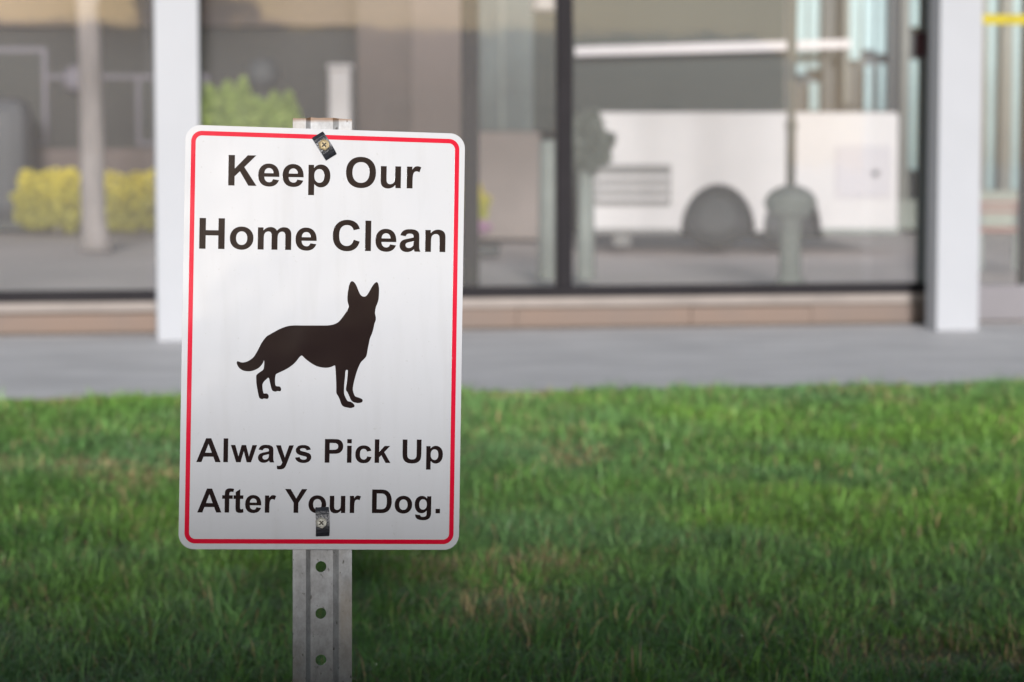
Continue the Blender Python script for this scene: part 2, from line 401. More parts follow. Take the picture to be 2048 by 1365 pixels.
    c = c * ((0.5 + 0.95 * rng.random(n)) * (0.78 + 0.44 * cellv))[:, None]
    A = np.ones((n, 7, 4), np.float32); A[:, :, :3] = c[:, None, :]
    at_ = me.color_attributes.new('blade', 'FLOAT_COLOR', 'POINT'); at_.data.foreach_set('color', A.reshape(-1))
    m = bpy.data.materials.new('grass_blade'); m.use_nodes = True
    nt = m.node_tree; N = nt.nodes; L = nt.links; b = N['Principled BSDF']
    va = N.new('ShaderNodeVertexColor'); va.layer_name = 'blade'
    L.new(va.outputs[0], b.inputs['Base Color']); b.inputs['Roughness'].default_value = 0.45
    tl = N.new('ShaderNodeBsdfTranslucent'); L.new(va.outputs[0], tl.inputs['Color'])
    mx = N.new('ShaderNodeMixShader'); mx.inputs[0].default_value = 0.12
    L.new(b.outputs[0], mx.inputs[1]); L.new(tl.outputs[0], mx.inputs[2]); L.new(mx.outputs[0], N['Material Output'].inputs['Surface'])
    me.materials.append(m)
    o = bpy.data.objects.new('grass', me); COL.objects.link(o)
    tag(o, 'green lawn grass with yellow green and straw patches in front of the pavement', 'grass', kind='stuff')
build_grass()

# ------------------------------------------------------------------ the building: glass front behind white pillars
B = empty('glass_fronted_building', FO, (0, 0, YAW), label='low building with tall glass panes, dark frames, tan stone kerb and white square pillars', cat='building')
DG = 0.54                       # set-back of the glass plane
HT = 3.6
# pillars
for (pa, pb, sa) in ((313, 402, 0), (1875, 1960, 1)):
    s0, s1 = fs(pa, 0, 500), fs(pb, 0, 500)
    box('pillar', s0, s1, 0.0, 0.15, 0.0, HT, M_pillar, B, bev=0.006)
s_l = fs(-900, 0); s_r = fs(2950, 0)
# extra pillars just beyond the picture keep the rhythm of the front
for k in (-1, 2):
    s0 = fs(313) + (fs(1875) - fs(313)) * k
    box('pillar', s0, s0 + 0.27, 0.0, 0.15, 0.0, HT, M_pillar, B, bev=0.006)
DK = 0.48
zk = fz(1400, 613, DK); zl = fz(1400, 592, DK); zf = fz(1400, 570, DG)
sp_l = fs(350, DK); sp_r = fs(1869, DK)
xs = [-6.5, -3.7, sp_l - 0.9, sp_l + 0.35, sp_l + 1.6, sp_l + 2.45, sp_l + 3.05, sp_r]
for i in range(len(xs) - 1):
    box('kerb_block', xs[i] + 0.0012, xs[i + 1] - 0.0012, DK - 0.003 * (i % 2), DK + 0.4, -0.02, zk - 0.002 * (i % 3), M_kerb, B, bev=0.003)
box('shadow_strip', -6.5, sp_r, DK - 0.012, DK - 0.005, 0.001, 0.012, M_kerbdark, B)  # dark strip painted in for the shadow line at the kerb foot
box('ledge', -6.5, sp_r, DK + 0.02, DK + 0.4, zk + 0.001, zl, M_ledge, B, bev=0.006)
def frame_bar(name, s0, s1, z0, z1, m=M_frame, u0=DG - 0.03, u1=DG + 0.05): return box(name, s0, s1, u0, u1, z0, z1, m, B, bev=0.004)
frame_bar('bottom_frame', -6.5, sp_r - 0.01, zl + 0.001, zf)
frame_bar('top_frame', -6.5, 7.5, HT - 0.12, HT)
frame_bar('mullion', fs(1113, DG), fs(1143, DG), zf + 0.001, HT - 0.121)
frame_bar('mullion', fs(1838, DG), fs(1872, DG), zf + 0.001, HT - 0.121, M_framegreen)
frame_bar('mullion', fs(330, DG), fs(406, DG), zf + 0.001, HT - 0.121, M_framegreen)
frame_bar('mullion', fs(-560, DG), fs(-530, DG), zf + 0.001, HT - 0.121)
gx = [-6.5, fs(-560, DG), fs(330, DG), fs(1113, DG)]
gy = [fs(-530, DG), fs(406, DG), fs(1143, DG)]
panes = [(-6.5, fs(-560, DG)), (fs(-530, DG), fs(330, DG)), (fs(406, DG), fs(1113, DG)), (fs(1143, DG), fs(1838, DG))]
for a0, a1 in panes:
    box('window_pane', a0 + 0.001, a1 - 0.001, DG + 0.005, DG + 0.013, zf + 0.001, HT - 0.122, M_glass, B)
# right bay: glazed door leaf over a grey kick panel
sd0 = fs(1962, DG); zkp0, zkp1 = fz(2000, 640, DG), fz(2000, 570, DG)
box('threshold', sp_r, 7.5, DG - 0.06, DG + 0.3, 0.001, zkp0 - 0.006, M_ledge, B)
box('kick_panel', sp_r + 0.003, 7.5, DG, DG + 0.045, zkp0 - 0.004, zkp1, M_kick, B, bev=0.004)
box('door_pane', fs(1873, DG), 7.49, DG + 0.012, DG + 0.02, zkp1 + 0.001, HT - 0.122, M_glass, B)
z0, z1 = fz(2005, 49, DG), fz(2005, 29, DG)
box('yellow_tape', fs(1873, DG), 7.4, DG + 0.002, DG + 0.011, z0, z1, M_yellow, B)
z0, z1 = fz(1830, 115, DG), fz(1830, 65, DG)
box('maroon_plate', fs(1820, DG), fs(1842, DG), DG - 0.045, DG - 0.031, z0, z1, M_maroon, B, bev=0.002)
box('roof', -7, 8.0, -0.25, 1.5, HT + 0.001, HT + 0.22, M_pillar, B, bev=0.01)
for k in range(-6, 9, 3): box('rear_post', k, k + 0.08, 1.35, 1.43, 0.0, HT, M_frame, B)

# ------------------------------------------------------------------ street beyond the glass
def X(px, Y): return at(px, 320, Y=Y).x
def Z(py, Y): return at(1024, py, Y=Y).z
def gY(py): return at(1024, py, Z=0).y
def bx(name, px0, px1, py_top, py_bot, Y, dep, m, parent, bev=0.0, off=0.0):
    """box seen between the given picture bounds when its front stands at distance Y (coordinates relative to parent)"""
    z0 = Z(py_bot, Y) if py_bot is not None else 0.0
    o = parent.location
    return box(name, X(px0, Y) - o.x, X(px1, Y) - o.x, Y - o.y, Y + dep - o.y, max(z0, -0.01) - o.z, Z(py_top, Y) - o.z, m, parent, bev)

M_wall_dark = mat('dark_brown_cladding', (0.028, 0.026, 0.023), 0.8, var=0.12, scale=1.2)
M_wall_green = mat('grey_green_cladding', (0.042, 0.050, 0.045), 0.8, var=0.1, scale=0.9)
M_tan = mat('tan_fascia', (0.07, 0.05, 0.046), 0.8, var=0.1, scale=1.0)
M_lilac = mat('lilac_grey_trim', (0.15, 0.135, 0.16), 0.7)
M_dkglass = mat('dark_pane', (0.05, 0.05, 0.046), 0.85, spec=0.2)
M_brownwall = mat('pink_brown_wall', (0.14, 0.105, 0.095), 0.85, var=0.12, scale=2)
M_pier = mat('brown_pier', (0.13, 0.10, 0.09), 0.85, var=0.1, scale=2, col2=(0.11, 0.087, 0.08))
M_pier2 = mat('pale_brown_pier', (0.26, 0.215, 0.20), 0.85, var=0.08, scale=2)
M_greywin = mat('blue_grey_pane', (0.11, 0.13, 0.13), 0.7, var=0.25, scale=2.0, stretch=(2, 1, 0.6))
M_cyan = mat('pale_cyan_pane', (0.30, 0.435, 0.455), 0.5, var=0.1, scale=2)  # brightness of lit windows put into the pale pane colour
M_col = mat('beige_grey_column', (0.20, 0.20, 0.18), 0.7, var=0.08, scale=2)
M_coldk = mat('grey_column', (0.085, 0.088, 0.088), 0.7)
M_whitep = mat('white_paint', (0.57, 0.53, 0.545), 0.5, var=0.04, scale=2)
M_tyre = mat('grey_tyre', (0.05, 0.052, 0.054), 0.9, spec=0.1)
M_louvre = mat('louvre_grey', (0.19, 0.18, 0.18), 0.6)
M_postgrey = mat('grey_green_metal', (0.24, 0.262, 0.248), 0.7, 0.0, var=0.1, scale=6)
M_bark = mat('pale_bark', (0.33, 0.29, 0.285), 0.9, var=0.2, scale=9, bump=0.6, bscale=25, stretch=(1, 1, 0.3))
M_pink = mat('pink_petals', (0.55, 0.30, 0.48), 0.7)

# far dark building (left and centre), with fascia, windows
YW = 36.5 * K
b1 = empty('dark_brown_building', (X(300, YW), YW, 0), label='dark brown building with a tan fascia and lilac window frames behind the yellow bushes', cat='building')
bx('wall', -700, 1063, -620, None, YW, 6, M_wall_dark, b1)
bx('fascia', -700, 716, -30, 52, YW - 0.25, 0.24, M_tan, b1)
bx('fascia', -700, 716, -120, -31, YW - 0.32, 0.31, M_tan, b1)
def window(parent, px0, px1, py0, py1, Y, mf, mp, w=7):
    o = parent.location
    x0, x1, z1, z0 = X(px0, Y) - o.x, X(px1, Y) - o.x, Z(py0, Y), Z(py1, Y); t = w / F_PX * Y
    bm = bmesh.new()
    add_box(bm, x0, x0 + t, Y - 0.06 - o.y, Y - 0.002 - o.y, z0, z1); add_box(bm, x1 - t, x1, Y - 0.06 - o.y, Y - 0.002 - o.y, z0, z1)
    add_box(bm, x0 + t, x1 - t, Y - 0.06 - o.y, Y - 0.002 - o.y, z0, z0 + t); add_box(bm, x0 + t, x1 - t, Y - 0.06 - o.y, Y - 0.002 - o.y, z1 - t, z1)
    f = bm_obj('window_frame', bm, mf, parent)
    box('pane', x0 + t, x1 - t, Y - 0.03 - o.y, Y - 0.004 - o.y, z0 + t, z1 - t, mp, f)
window(b1, -60, 98, 96, 292, YW, M_lilac, M_dkglass, 9)
window(b1, 275, 420, 150, 292, YW, M_lilac, M_dkglass, 9)
window(b1, -330, -160, 96, 292, YW, M_lilac, M_dkglass, 9)
bx('rail', 98, 420, 150, 158, YW - 0.05, 0.045, M_lilac, b1)
bx('plinth', -700, 716, 298, None, YW - 0.3, 0.28, M_brownwall, b1)
# lilac ball on the wall: a round lamp
l0 = at(152, 158, Y=YW - 0.2)
tube('wall_lamp', [((l0.x - b1.location.x, l0.y - b1.location.y - 0.14 + 0.14 * (1 - math.cos(a)), l0.z - 0.0), 0.001 + 0.17 * math.sin(a)) for a in np.linspace(0.01, math.pi / 2, 6)], M_lilac, b1)

# brown pier building in the middle
YP = 30.5 * K
b2 = empty('brown_pier_building', (X(890, YP), YP, 0), label='brown rendered building end with a tall blue grey pane left of the dark mullion', cat='building')
bx('wall', 716, 822, -650, None, YP + 0.15, 4, M_pier, b2)
bx('pier', 823, 940, -650, None, YP, 4, mat('mid_brown_render', (0.165, 0.13, 0.12), 0.85, var=0.06, scale=2), b2)
bx('lower_wall', 941, 1080, 264, None, YP + 0.1, 4, M_pier2, b2)
bx('tall_pane', 941, 1000, -650, 262, YP + 0.35, 0.1, M_greywin, b2)
bx('tall_pane', 1008, 1066, -650, 262, YP + 0.35, 0.1, M_greywin, b2)
bx('pane_bar', 1001, 1007, -650, 262, YP + 0.3, 0.12, M_postgrey, b2)
bx('inner_wall', 941, 1150, -650, 262, YP + 0.8, 3, M_wall_green, b2)

# grey-green building to the right with a white rail and a glazed corner
YG = 35.0 * K
b3 = empty('grey_green_building', (X(1450, YG), YG, 0), label='grey green building with a thin white rail above the white trailer', cat='building')
bx('wall', 1081, 1568, -560, None, YG, 5, M_wall_green, b3)
o = b3.location
def slat(px0, py0, px1, py1, th, Y, m, parent, name):
    o = parent.location; x0, x1 = X(px0, Y) - o.x, X(px1, Y) - o.x; za, zb = Z(py0, Y), Z(py1, Y); t = th / F_PX * Y / 2
    v = [(x0, Y - o.y, za - t), (x1, Y - o.y, zb - t), (x1, Y - o.y, zb + t), (x0, Y - o.y, za + t)]
    v += [(a, b + 0.12, c) for a, b, c in v]
    return mesh_obj(name, v, [(3, 2, 1, 0), (4, 5, 6, 7), (0, 1, 5, 4), (2, 3, 7, 6), (1, 2, 6, 5), (3, 0, 4, 7)], m, parent)
slat(1120, 104, 1700, 88, 17, YG - 0.35, M_whitep, b3, 'rail')
for px in (1200, 1330, 1460): bx('rail_bracket', px, px + 7, 92, 103, YG - 0.2, 0.2, M_whitep, b3)

b4 = empty('glazed_corner_building', (X(1800, YG), YG, 0), label='building of beige columns and tall pale cyan panes at the right', cat='building')
bx('rear_wall', 1569, 2700, -560, None, YG + 0.6, 5, M_coldk, b4)
for p0, p1, t0, t1, m in ((1569, 1590, -560, None, M_col), (1645, 1656, -560, None, M_coldk), (1686, 1696, -560, None, M_col), (1778, 1790, -560, None, M_coldk), (1800, 1816, -560, None, M_col),
                          (1846, 1870, -560, None, M_coldk), (1958, 1972, -560, None, M_col), (2001, 2022, -560, None, M_col), (2060, 2090, -560, None, M_col), (2150, 2180, -560, None, M_col), (2260, 2300, -560, None, M_col)):
    bx('column', p0, p1, t0, t1, YG + 0.05, 0.3, m, b4)
for p0, p1, t0, t1 in ((1592, 1610, -300, 148), (1614, 1640, -300, 138), (1697, 1718, -300, 120), (1722, 1746, -300, 100), (1750, 1776, -300, 108), (1728, 1742, 130, 222), (1755, 1776, 128, 222), (1618, 1638, 165, 222),
                       (1818, 1838, -300, 54), (1818, 1838, 120, 340), (1973, 2000, -300, 380), (2023, 2058, -300, 380), (2092, 2148, -300, 380), (2182, 2258, -300, 380)):
    bx('pane', p0, p1, t0, t1, YG + 0.35, 0.08, M_cyan, b4)
M_palewall = mat('pale_sage_wall', (0.36, 0.38, 0.33), 0.7, var=0.1, scale=1)
bx('lower_wall', 1940, 2700, 382, None, YG - 0.02, 0.05, M_palewall, b4)
bx('lower_wall', 1797, 1850, 400, None, YG - 0.02, 0.05, mat('sage_grey_wall', (0.28, 0.30, 0.27), 0.7), b4)

# ------------------------------------------------------------------ shrubs made of leaves
def leaf_cloud(name, centre, blobs, n, size, cols, parent=None, top_col=None, seed=1):
    r = np.random.default_rng(seed)
    P = []; 
    tot = sum(b[3] * b[4] * b[5] for b in blobs)
    for (cx, cy, cz, rx, ry, rz) in blobs:
        k = int(n * rx * ry * rz / tot)
        d = r.normal(size=(k, 3)); d /= np.linalg.norm(d, axis=1)[:, None]
        rad = r.random(k)[:, None] ** 0.16
        lump = 1 + 0.10 * np.sin(d[:, :1] * 7 + cx * 9) + 0.10 * np.sin(d[:, 2:3] * 9 + cy * 5)
        P.append(np.array([cx, cy, cz]) + d * rad * lump * np.array([rx, ry, rz]))
    P = np.concatenate(P); n = len(P)
    P = P[P[:, 2] > 0.01]; n = len(P)
    a = r.normal(size=(n, 3)); a /= np.linalg.norm(a, axis=1)[:, None]
    b = np.cross(a, r.normal(size=(n, 3))); b /= np.linalg.norm(b, axis=1)[:, None]
    s = size * (0.6 + 0.8 * r.random(n))[:, None]
    V = np.stack([P - a * s, P - b * s * 0.5, P + a * s, P + b * s * 0.5], 1).astype(np.float32)
    me = bpy.data.meshes.new(name); me.vertices.add(n * 4); me.vertices.foreach_set('co', V.reshape(-1))
    me.loops.add(n * 4); me.loops.foreach_set('vertex_index', np.arange(n * 4, dtype=np.int32))
    me.polygons.add(n); me.polygons.foreach_set('loop_start', (np.arange(n) * 4).astype(np.int32)); me.polygons.foreach_set('loop_total', np.full(n, 4, np.int32)); me.update()
    zt = P[:, 2]; q = np.clip((zt - zt.min()) / max(zt.max() - zt.min(), 1e-3), 0, 1)
    # young tips have a pigment of their own (yellow), old leaves inside are greener
    mixv = np.clip(q * 1.5 - 0.45 + r.normal(0, 0.25, n), 0, 1)[:, None] if top_col is not None else r.random(n)[:, None]
    c0 = np.array(cols[0]); c1 = np.array(top_col if top_col is not None else cols[1])
    c = (c0 * (1 - mixv) + c1 * mixv) * (0.7 + 0.6 * r.random(n))[:, None]
    A = np.ones((n, 4, 4), np.float32); A[:, :, :3] = c[:, None, :]
    t_ = me.color_attributes.new('leaf', 'FLOAT_COLOR', 'POINT'); t_.data.foreach_set('color', A.reshape(-1))
    m = bpy.data.materials.get('leaf_' + name) or bpy.data.materials.new('leaf_' + name); m.use_nodes = True
    N = m.node_tree.nodes; L = m.node_tree.links; bb = N['Principled BSDF']; bb.inputs['Roughness'].default_value = 0.55
    va = N.new('ShaderNodeVertexColor'); va.layer_name = 'leaf'; L.new(va.outputs[0], bb.inputs['Base Color'])
    me.materials.append(m)
    o = bpy.data.objects.new(name, me); COL.objects.link(o)
    if parent: o.parent = parent
    return o
def stems(parent, n, h, spread, seed):
    r = random.Random(seed); bm = bmesh.new()
    for _ in range(n):
        a = r.random() * 6.28; d = spread * r.random()
        add_rings(bm, [((0, 0, 0), 0.02), ((d * math.cos(a) * 0.5, d * math.sin(a) * 0.5, h * 0.5), 0.014), ((d * math.cos(a), d * math.sin(a), h), 0.006)], 6)
    return bm_obj('stem', bm, M_bark, parent)
def shrub(px0, px1, py_top, py_bot, Y, name, label, cols, top=None, n=5000, size=0.03, seed=1, group=None, blobs=2):
    xa, xb = X(px0, Y), X(px1, Y); zt = Z(py_top, Y); zb = max(Z(py_bot, Y), 0.0)
    rt = empty(name, ((xa + xb) / 2, Y + (xb - xa) * 0.25, 0), label=label, cat='shrub', group=group)
    w = (xb - xa); r = random.Random(seed); bl = []
    for i in range(blobs):
        f = (i + 0.5) / blobs - 0.5
        bl.append((f * w * 0.75, r.uniform(-.05, .05), (zt + zb) / 2 + r.uniform(-.03, .03), w * (0.5 / blobs + 0.17), w * 0.3, (zt - zb) / 2))
    leaf_cloud('foliage', rt, bl, n, size, cols, rt, top, seed)
    stems(rt, 7, (zt + zb) / 2, w * 0.3, seed)
    return rt
YH = gY(466)
shrub(28, 178, 345, 468, YH, 'yellow_shrub', 'yellow topped rounded bush left of the pale tree trunk', [(0.48, 0.45, 0.10), (0.4, 0.4, 0.07)], (0.95, 0.80, 0.07), seed=3)
shrub(192, 350, 345, 466, YH + 0.2, 'yellow_shrub', 'yellow topped rounded bush between the pale tree trunk and the left white pillar', [(0.48, 0.45, 0.10), (0.4, 0.4, 0.07)], (0.95, 0.80, 0.07), seed=4)
shrub(404, 512, 176, 452, 29.5 * K, 'green_shrub', 'fresh light green tall bush touching the right edge of the left pillar', [(0.24, 0.34, 0.07), (0.52, 0.64, 0.18)], None, seed=5, n=8000)
shrub(500, 604, 196, 452, 29.9 * K, 'green_shrub', 'fresh light green bush, the slightly lower of the pair above the sign', [(0.24, 0.34, 0.07), (0.52, 0.64, 0.18)], None, seed=6, n=8000)
shrub(912, 966, 358, 450, 27.5 * K, 'yellow_flowers', 'yellow flowering plant at the right edge of the sign', [(0.35, 0.36, 0.04), (0.6, 0.5, 0.04)], (0.75, 0.56, 0.05), seed=7, n=2500, blobs=1)
shrub(905, 968, 448, 476, 26.4 * K, 'pink_flowers', 'low pink flowering plant under the yellow flowers', [(0.35, 0.2, 0.3), (0.6, 0.3, 0.5)], (0.62, 0.32, 0.52), seed=8, n=1200, blobs=1)

# planter below the flowers
YB = 25.6 * K
pl = empty('stone_trough', (X(950, YB), YB, 0), label='grey stone trough on the ground under the pink flowers', cat='planter')
bx('trough', 880, 1000, 492, 520, YB, 0.5, M_coldk, pl, bev=0.02)

# white bollard post seen above the sign
YQ = 28.0 * K
wp = empty('white_post', (X(679, YQ), YQ, 0), label='square white post rising right above the metal sign post', cat='post')
bx('shaft', 658, 702, 140, None, YQ, 0.24, M_whitep, wp, bev=0.02)
bx('cap', 655, 705, 128, 139, YQ - 0.02, 0.28, M_whitep, wp, bev=0.015)

# dark round ball behind (grey lamp globe on thin pole)
YL = 33.0 * K
gl = empty('globe_lamp', (X(527, YL), YL, 0), label='grey globe lamp on a thin pole above the green bushes', cat='street lamp')
tube('pole', [((0, 0, 0), 0.05), ((0, 0, Z(170, YL)), 0.04)], M_coldk, gl, 12)
gz = Z(148, YL); gr = 34 / F_PX * YL
tube('globe', [((0, 0, gz - gr * math.cos(a)), 0.002 + gr * math.sin(a)) for a in np.linspace(0.02, math.pi - 0.02, 12)], M_coldk if False else mat('smoked_globe', (0.07, 0.073, 0.078), 0.7), gl, 20)

# street tree
YT = gY(497)
tr = empty('street_tree', (X(188, YT), YT, 0), label='slim street tree with a pale grey trunk between the two yellow bushes', cat='tree')
ox = tr.location.x
def tpt(px, py): p = at(px, py, Y=YT); return (p.x - ox, 0, p.z)
tube('trunk', [((0.0, 0, -0.02), 0.16), ((0.0, 0, 0.12), 0.13), (tpt(187, 440), 0.115), (tpt(184, 300), 0.11), (tpt(181, 160), 0.105), (tpt(177, 60), 0.105), (tpt(172, -10), 0.09), (tpt(165, -140), 0.06)], M_bark, tr, 14)
tube('limb', [(tpt(178, 70), 0.05), (tpt(186, 10), 0.045), (tpt(215, -90), 0.035), (tpt(240, -220), 0.02)], M_bark, tr, 10)
tube('limb', [(tpt(176, 50), 0.05), (tpt(160, -10), 0.04), (tpt(120, -110), 0.03), (tpt(90, -200), 0.02)], M_bark, tr, 10)
leaf_cloud('crown', tr, [(-0.5, 0, 3.9, 0.8, 0.8, 0.6), (0.4, 0.2, 4.1, 0.9, 0.8, 0.7), (0, -0.2, 4.6, 0.8, 0.8, 0.6)], 7000, 0.05, [(0.05, 0.1, 0.02), (0.1, 0.18, 0.04)], tr, None, 12)

# grey vehicle shape at the far left edge
M_dkcar = mat('slate_paint', (0.075, 0.078, 0.09), 0.6, var=0.1, scale=2)
YC = 34.4 * K
cc = empty('grey_utility_cabinet', (X(-20, YC), YC, 0), label='rounded slate grey cabinet at the far left edge, beside a yellow topped bush', cat='cabinet')
bm = bmesh.new(); add_box(bm, X(-120, YC) - X(-20, YC), X(52, YC) - X(-20, YC), 0, 0.6, 0.08, Z(195, YC), 0.18); bm_obj('housing', bm, M_dkcar, cc)
bx('base', -112, 44, 440, None, YC + 0.03, 0.54, M_coldk, cc)

# ------------------------------------------------------------------ white trailer
YV = 27.0 * K
tv_ = empty('white_trailer', (X(1480, YV), YV, 0), label='long white trailer with twin grey wheels and a louvred vent behind the glass', cat='trailer')
def arch_panel(px0, px1, pyt, pyb, arches, Y, dep, m, parent, corner=0.10):
    """side panel outline with wheel arches cut from its lower edge, given real thickness"""
    o = parent.location
    x0, x1, zt, zb = X(px0, Y) - o.x, X(px1, Y) - o.x, Z(pyt, Y), Z(pyb, Y)
    pts = [(x0, zt - corner)] + [(x0 + corner * (1 - math.cos(a)), zt - corner + corner * math.sin(a)) for a in np.linspace(0.2, math.pi / 2, 6)]
    pts += [(x1 - 0.03, zt), (x1, zt - 0.03), (x1, zb)]
    for (pa, pb, pt) in reversed(arches):
        xa, xb, za = X(pa, Y) - o.x, X(pb, Y) - o.x, Z(pt, Y)
        for a in np.linspace(0, math.pi, 14):
            pts.append(((xa + xb) / 2 + (xb - xa) / 2 * math.cos(a), zb + (za - zb) * math.sin(a)))
    pts += [(x0, zb)]
    n = len(pts)
    tris = tessellate_polygon([[Vector((p[0], p[1], 0)) for p in pts]])
    v = [(p[0], Y - o.y, p[1]) for p in pts] + [(p[0], Y + dep - o.y, p[1]) for p in pts]
    f = [tuple(t) for t in tris] + [tuple(n + i for i in reversed(t)) for t in tris] + [(i, (i + 1) % n, n + (i + 1) % n, n + i) for i in range(n)]
    me_o = mesh_obj('side_panel', v, f, m, parent)
    bm = bmesh.new(); bm.from_mesh(me_o.data); bmesh.ops.recalc_face_normals(bm, faces=bm.faces[:]); bm.to_mesh(me_o.data); bm.free()
    return me_o
arch_panel(1166, 1796, 225, 464, [(1362, 1512, 368), (1528, 1644, 372)], YV, 0.06, M_whitep, tv_)
bx('body', 1170, 1792, 230, 440, YV + 0.35, 1.4, M_whitep, tv_, bev=0.05)
bx('roof', 1170, 1792, 228, 234, YV + 0.062, 0.3, M_whitep, tv_)
bx('door', 1672, 1782, 292, 396, YV - 0.02, 0.018, mat('off_white_door', (0.48, 0.44, 0.48), 0.5), tv_, bev=0.004)
bx('door_handle', 1746, 1758, 342, 352, YV - 0.05, 0.03, M_coldk, tv_)
vent = bx('vent', 1190, 1342, 330, 412, YV - 0.02, 0.018, M_louvre, tv_)
for k in range(3):
    y = 352 + k * 20
    bx('slat', 1194, 1338, y, y + 8, YV - 0.05, 0.028, M_whitep, tv_)
bx('rub_rail', 1186, 1358, 458, 468, YV - 0.05, 0.045, M_louvre, tv_)
bx('rub_rail', 1646, 1800, 458, 468, YV - 0.05, 0.045, M_postgrey, tv_)
def wheel(pxc, pyc, rpx, Y, parent):
    o = parent.location; c = at(pxc, pyc, Y=Y); r = rpx / F_PX * Y
    x, z = c.x - o.x, r
    w = tube('wheel', [((x, Y - o.y + d, z), rr) for d, rr in ((0.0, r * 0.72), (0.02, r * 0.93), (0.05, r), (0.18, r), (0.21, r * 0.93))], M_tyre, parent, 32)
    tube('rim', [((x, Y - o.y + d, z), rr) for d, rr in ((-0.012, r * 0.15), (-0.01, r * 0.5), (-0.004, r * 0.56), (0.01, r * 0.6))], mat('rim_grey', (0.07, 0.073, 0.075), 0.8, 0.0), w, 24)
wheel(1434, 440, 67, YV + 0.04, tv_)
wheel(1566, 440, 60, YV + 0.04, tv_)
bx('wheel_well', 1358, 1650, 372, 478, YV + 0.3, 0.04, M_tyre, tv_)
bx('step', 1228, 1262, 468, 492, YV + 0.02, 0.2, M_louvre, tv_)
s = at(1700, 213, Y=YV + 0.4)
tube('roof_vent', [((s.x - tv_.location.x, 0.4, Z(228, YV) - 0.02), 0.13), ((s.x - tv_.location.x, 0.4, Z(214, YV)), 0.10), ((s.x - tv_.location.x, 0.4, Z(206, YV)), 0.03)], M_coldk, tv_, 14)

# lamp post with a bell base
YM = gY(566)
lp = empty('lamp_post', (X(1582, YM), YM, 0), label='beige lamp post with a bell shaped base standing before the white trailer', cat='lamp post')
def zz(py): return Z(py, YM)
u = YM / F_PX
tube('plinth', [((0, 0, 0), 30 * u), ((0, 0, 0.03), 30 * u), ((0, 0, 0.04), 22 * u), ((0, 0, zz(440)), 22 * u), ((0, 0, zz(430)), 40 * u), ((0, 0, zz(412)), 52 * u)], M_postgrey, lp, 24)
tube('bell_base', [((0, 0, zz(412)), 53 * u), ((0, 0, zz(402)), 52 * u), ((0, 0, zz(391)), 47 * u), ((0, 0, zz(381)), 37 * u), ((0, 0, zz(375)), 24 * u), ((0, 0, zz(371)), 13 * u)], M_postgrey, lp, 24)
tube('pole', [((0, 0, zz(372)), 9.5 * u), ((0, 0, zz(262)), 9.5 * u), ((0, 0, zz(258)), 12 * u), ((0, 0, zz(246)), 12 * u), ((0, 0, zz(240)), 8 * u), ((0, 0, zz(0)), 11 * u), ((0, 0, 3.6), 9 * u)], M_col, lp, 16)
tube('lantern', [((0, 0, 3.6), 0.05), ((0, 0, 3.66), 0.16), ((0, 0, 3.95), 0.2), ((0, 0, 4.1), 0.08), ((0, 0, 4.18), 0.01)], M_whitep, lp, 16)

# topiary tree by the mullion and a slim grey-green post on its other side
YX = gY(560)
tp = empty('round_topiary', (X(1172, YX), YX, 0), label='dark round headed topiary on a straight stem just right of the dark mullion', cat='tree')
rr = 52 * YX / F_PX
tube('stem', [((0, 0, 0), 0.065), ((0, 0, Z(340, YX)), 0.05)], M_postgrey, tp, 12)
leaf_cloud('crown', tp, [(0, 0, Z(290, YX), rr, rr, 62 * YX / F_PX)], 6000, 0.022, [(0.10, 0.115, 0.10), (0.15, 0.165, 0.145)], tp, None, 14)
gp = empty('slim_post', (X(1098, YX), YX, 0), label='pale grey green post just left of the dark mullion', cat='post')
tube('shaft', [((0, 0, 0), 0.075), ((0, 0, Z(285, YX)), 0.065), ((0, 0, Z(280, YX)), 0.04)], M_postgrey, gp, 14)

# bright ceiling lamp inside the building (unlit tube housing)
pp = at(1088, 6, Y=14.0)
hl = empty('hanging_lamp', (pp.x, pp.y, pp.z), label='white bell shaped lamp hanging at the top left of the dark mullion', cat='lamp')
w_ = 28 * 14.0 / F_PX
tube('shade', [((0, 0, -0.045), w_ * 0.95), ((0, 0, -0.02), w_), ((0, 0, 0.06), w_ * 0.6), ((0, 0, 0.12), 0.02)], M_whitep, hl, 20)
tube('cord', [((0, 0, 0.12), 0.006), ((0, 0, HT - pp.z), 0.006)], M_frame, hl, 6)

# bench beyond the door
YR = 22.0 * K
M_redw = mat('reddish_slats', (0.36, 0.17, 0.15), 0.6)
be = empty('park_bench', (X(2030, YR), YR, 0), label='bench with reddish slats and grey legs seen through the glass door', cat='bench')
bx('backrest_slat', 1950, 2120, 403, 411, YR + 0.35, 0.03, M_redw, be, bev=0.004)
bx('backrest_slat', 1950, 2120, 418, 426, YR + 0.35, 0.03, M_redw, be, bev=0.004)
bx('seat_slat', 1950, 2120, 456, 464, YR - 0.05, 0.12, M_redw, be, bev=0.004)
bx('seat_slat', 1950, 2120, 455, 463, YR + 0.10, 0.12, M_redw, be, bev=0.004)
for p in (1960, 2030, 2100): bx('leg', p, p + 9, 404, None, YR + 0.385, 0.04, M_postgrey, be)
for p in (1960, 2030, 2100): bx('leg', p, p + 9, 465, None, YR - 0.03, 0.04, M_postgrey, be)

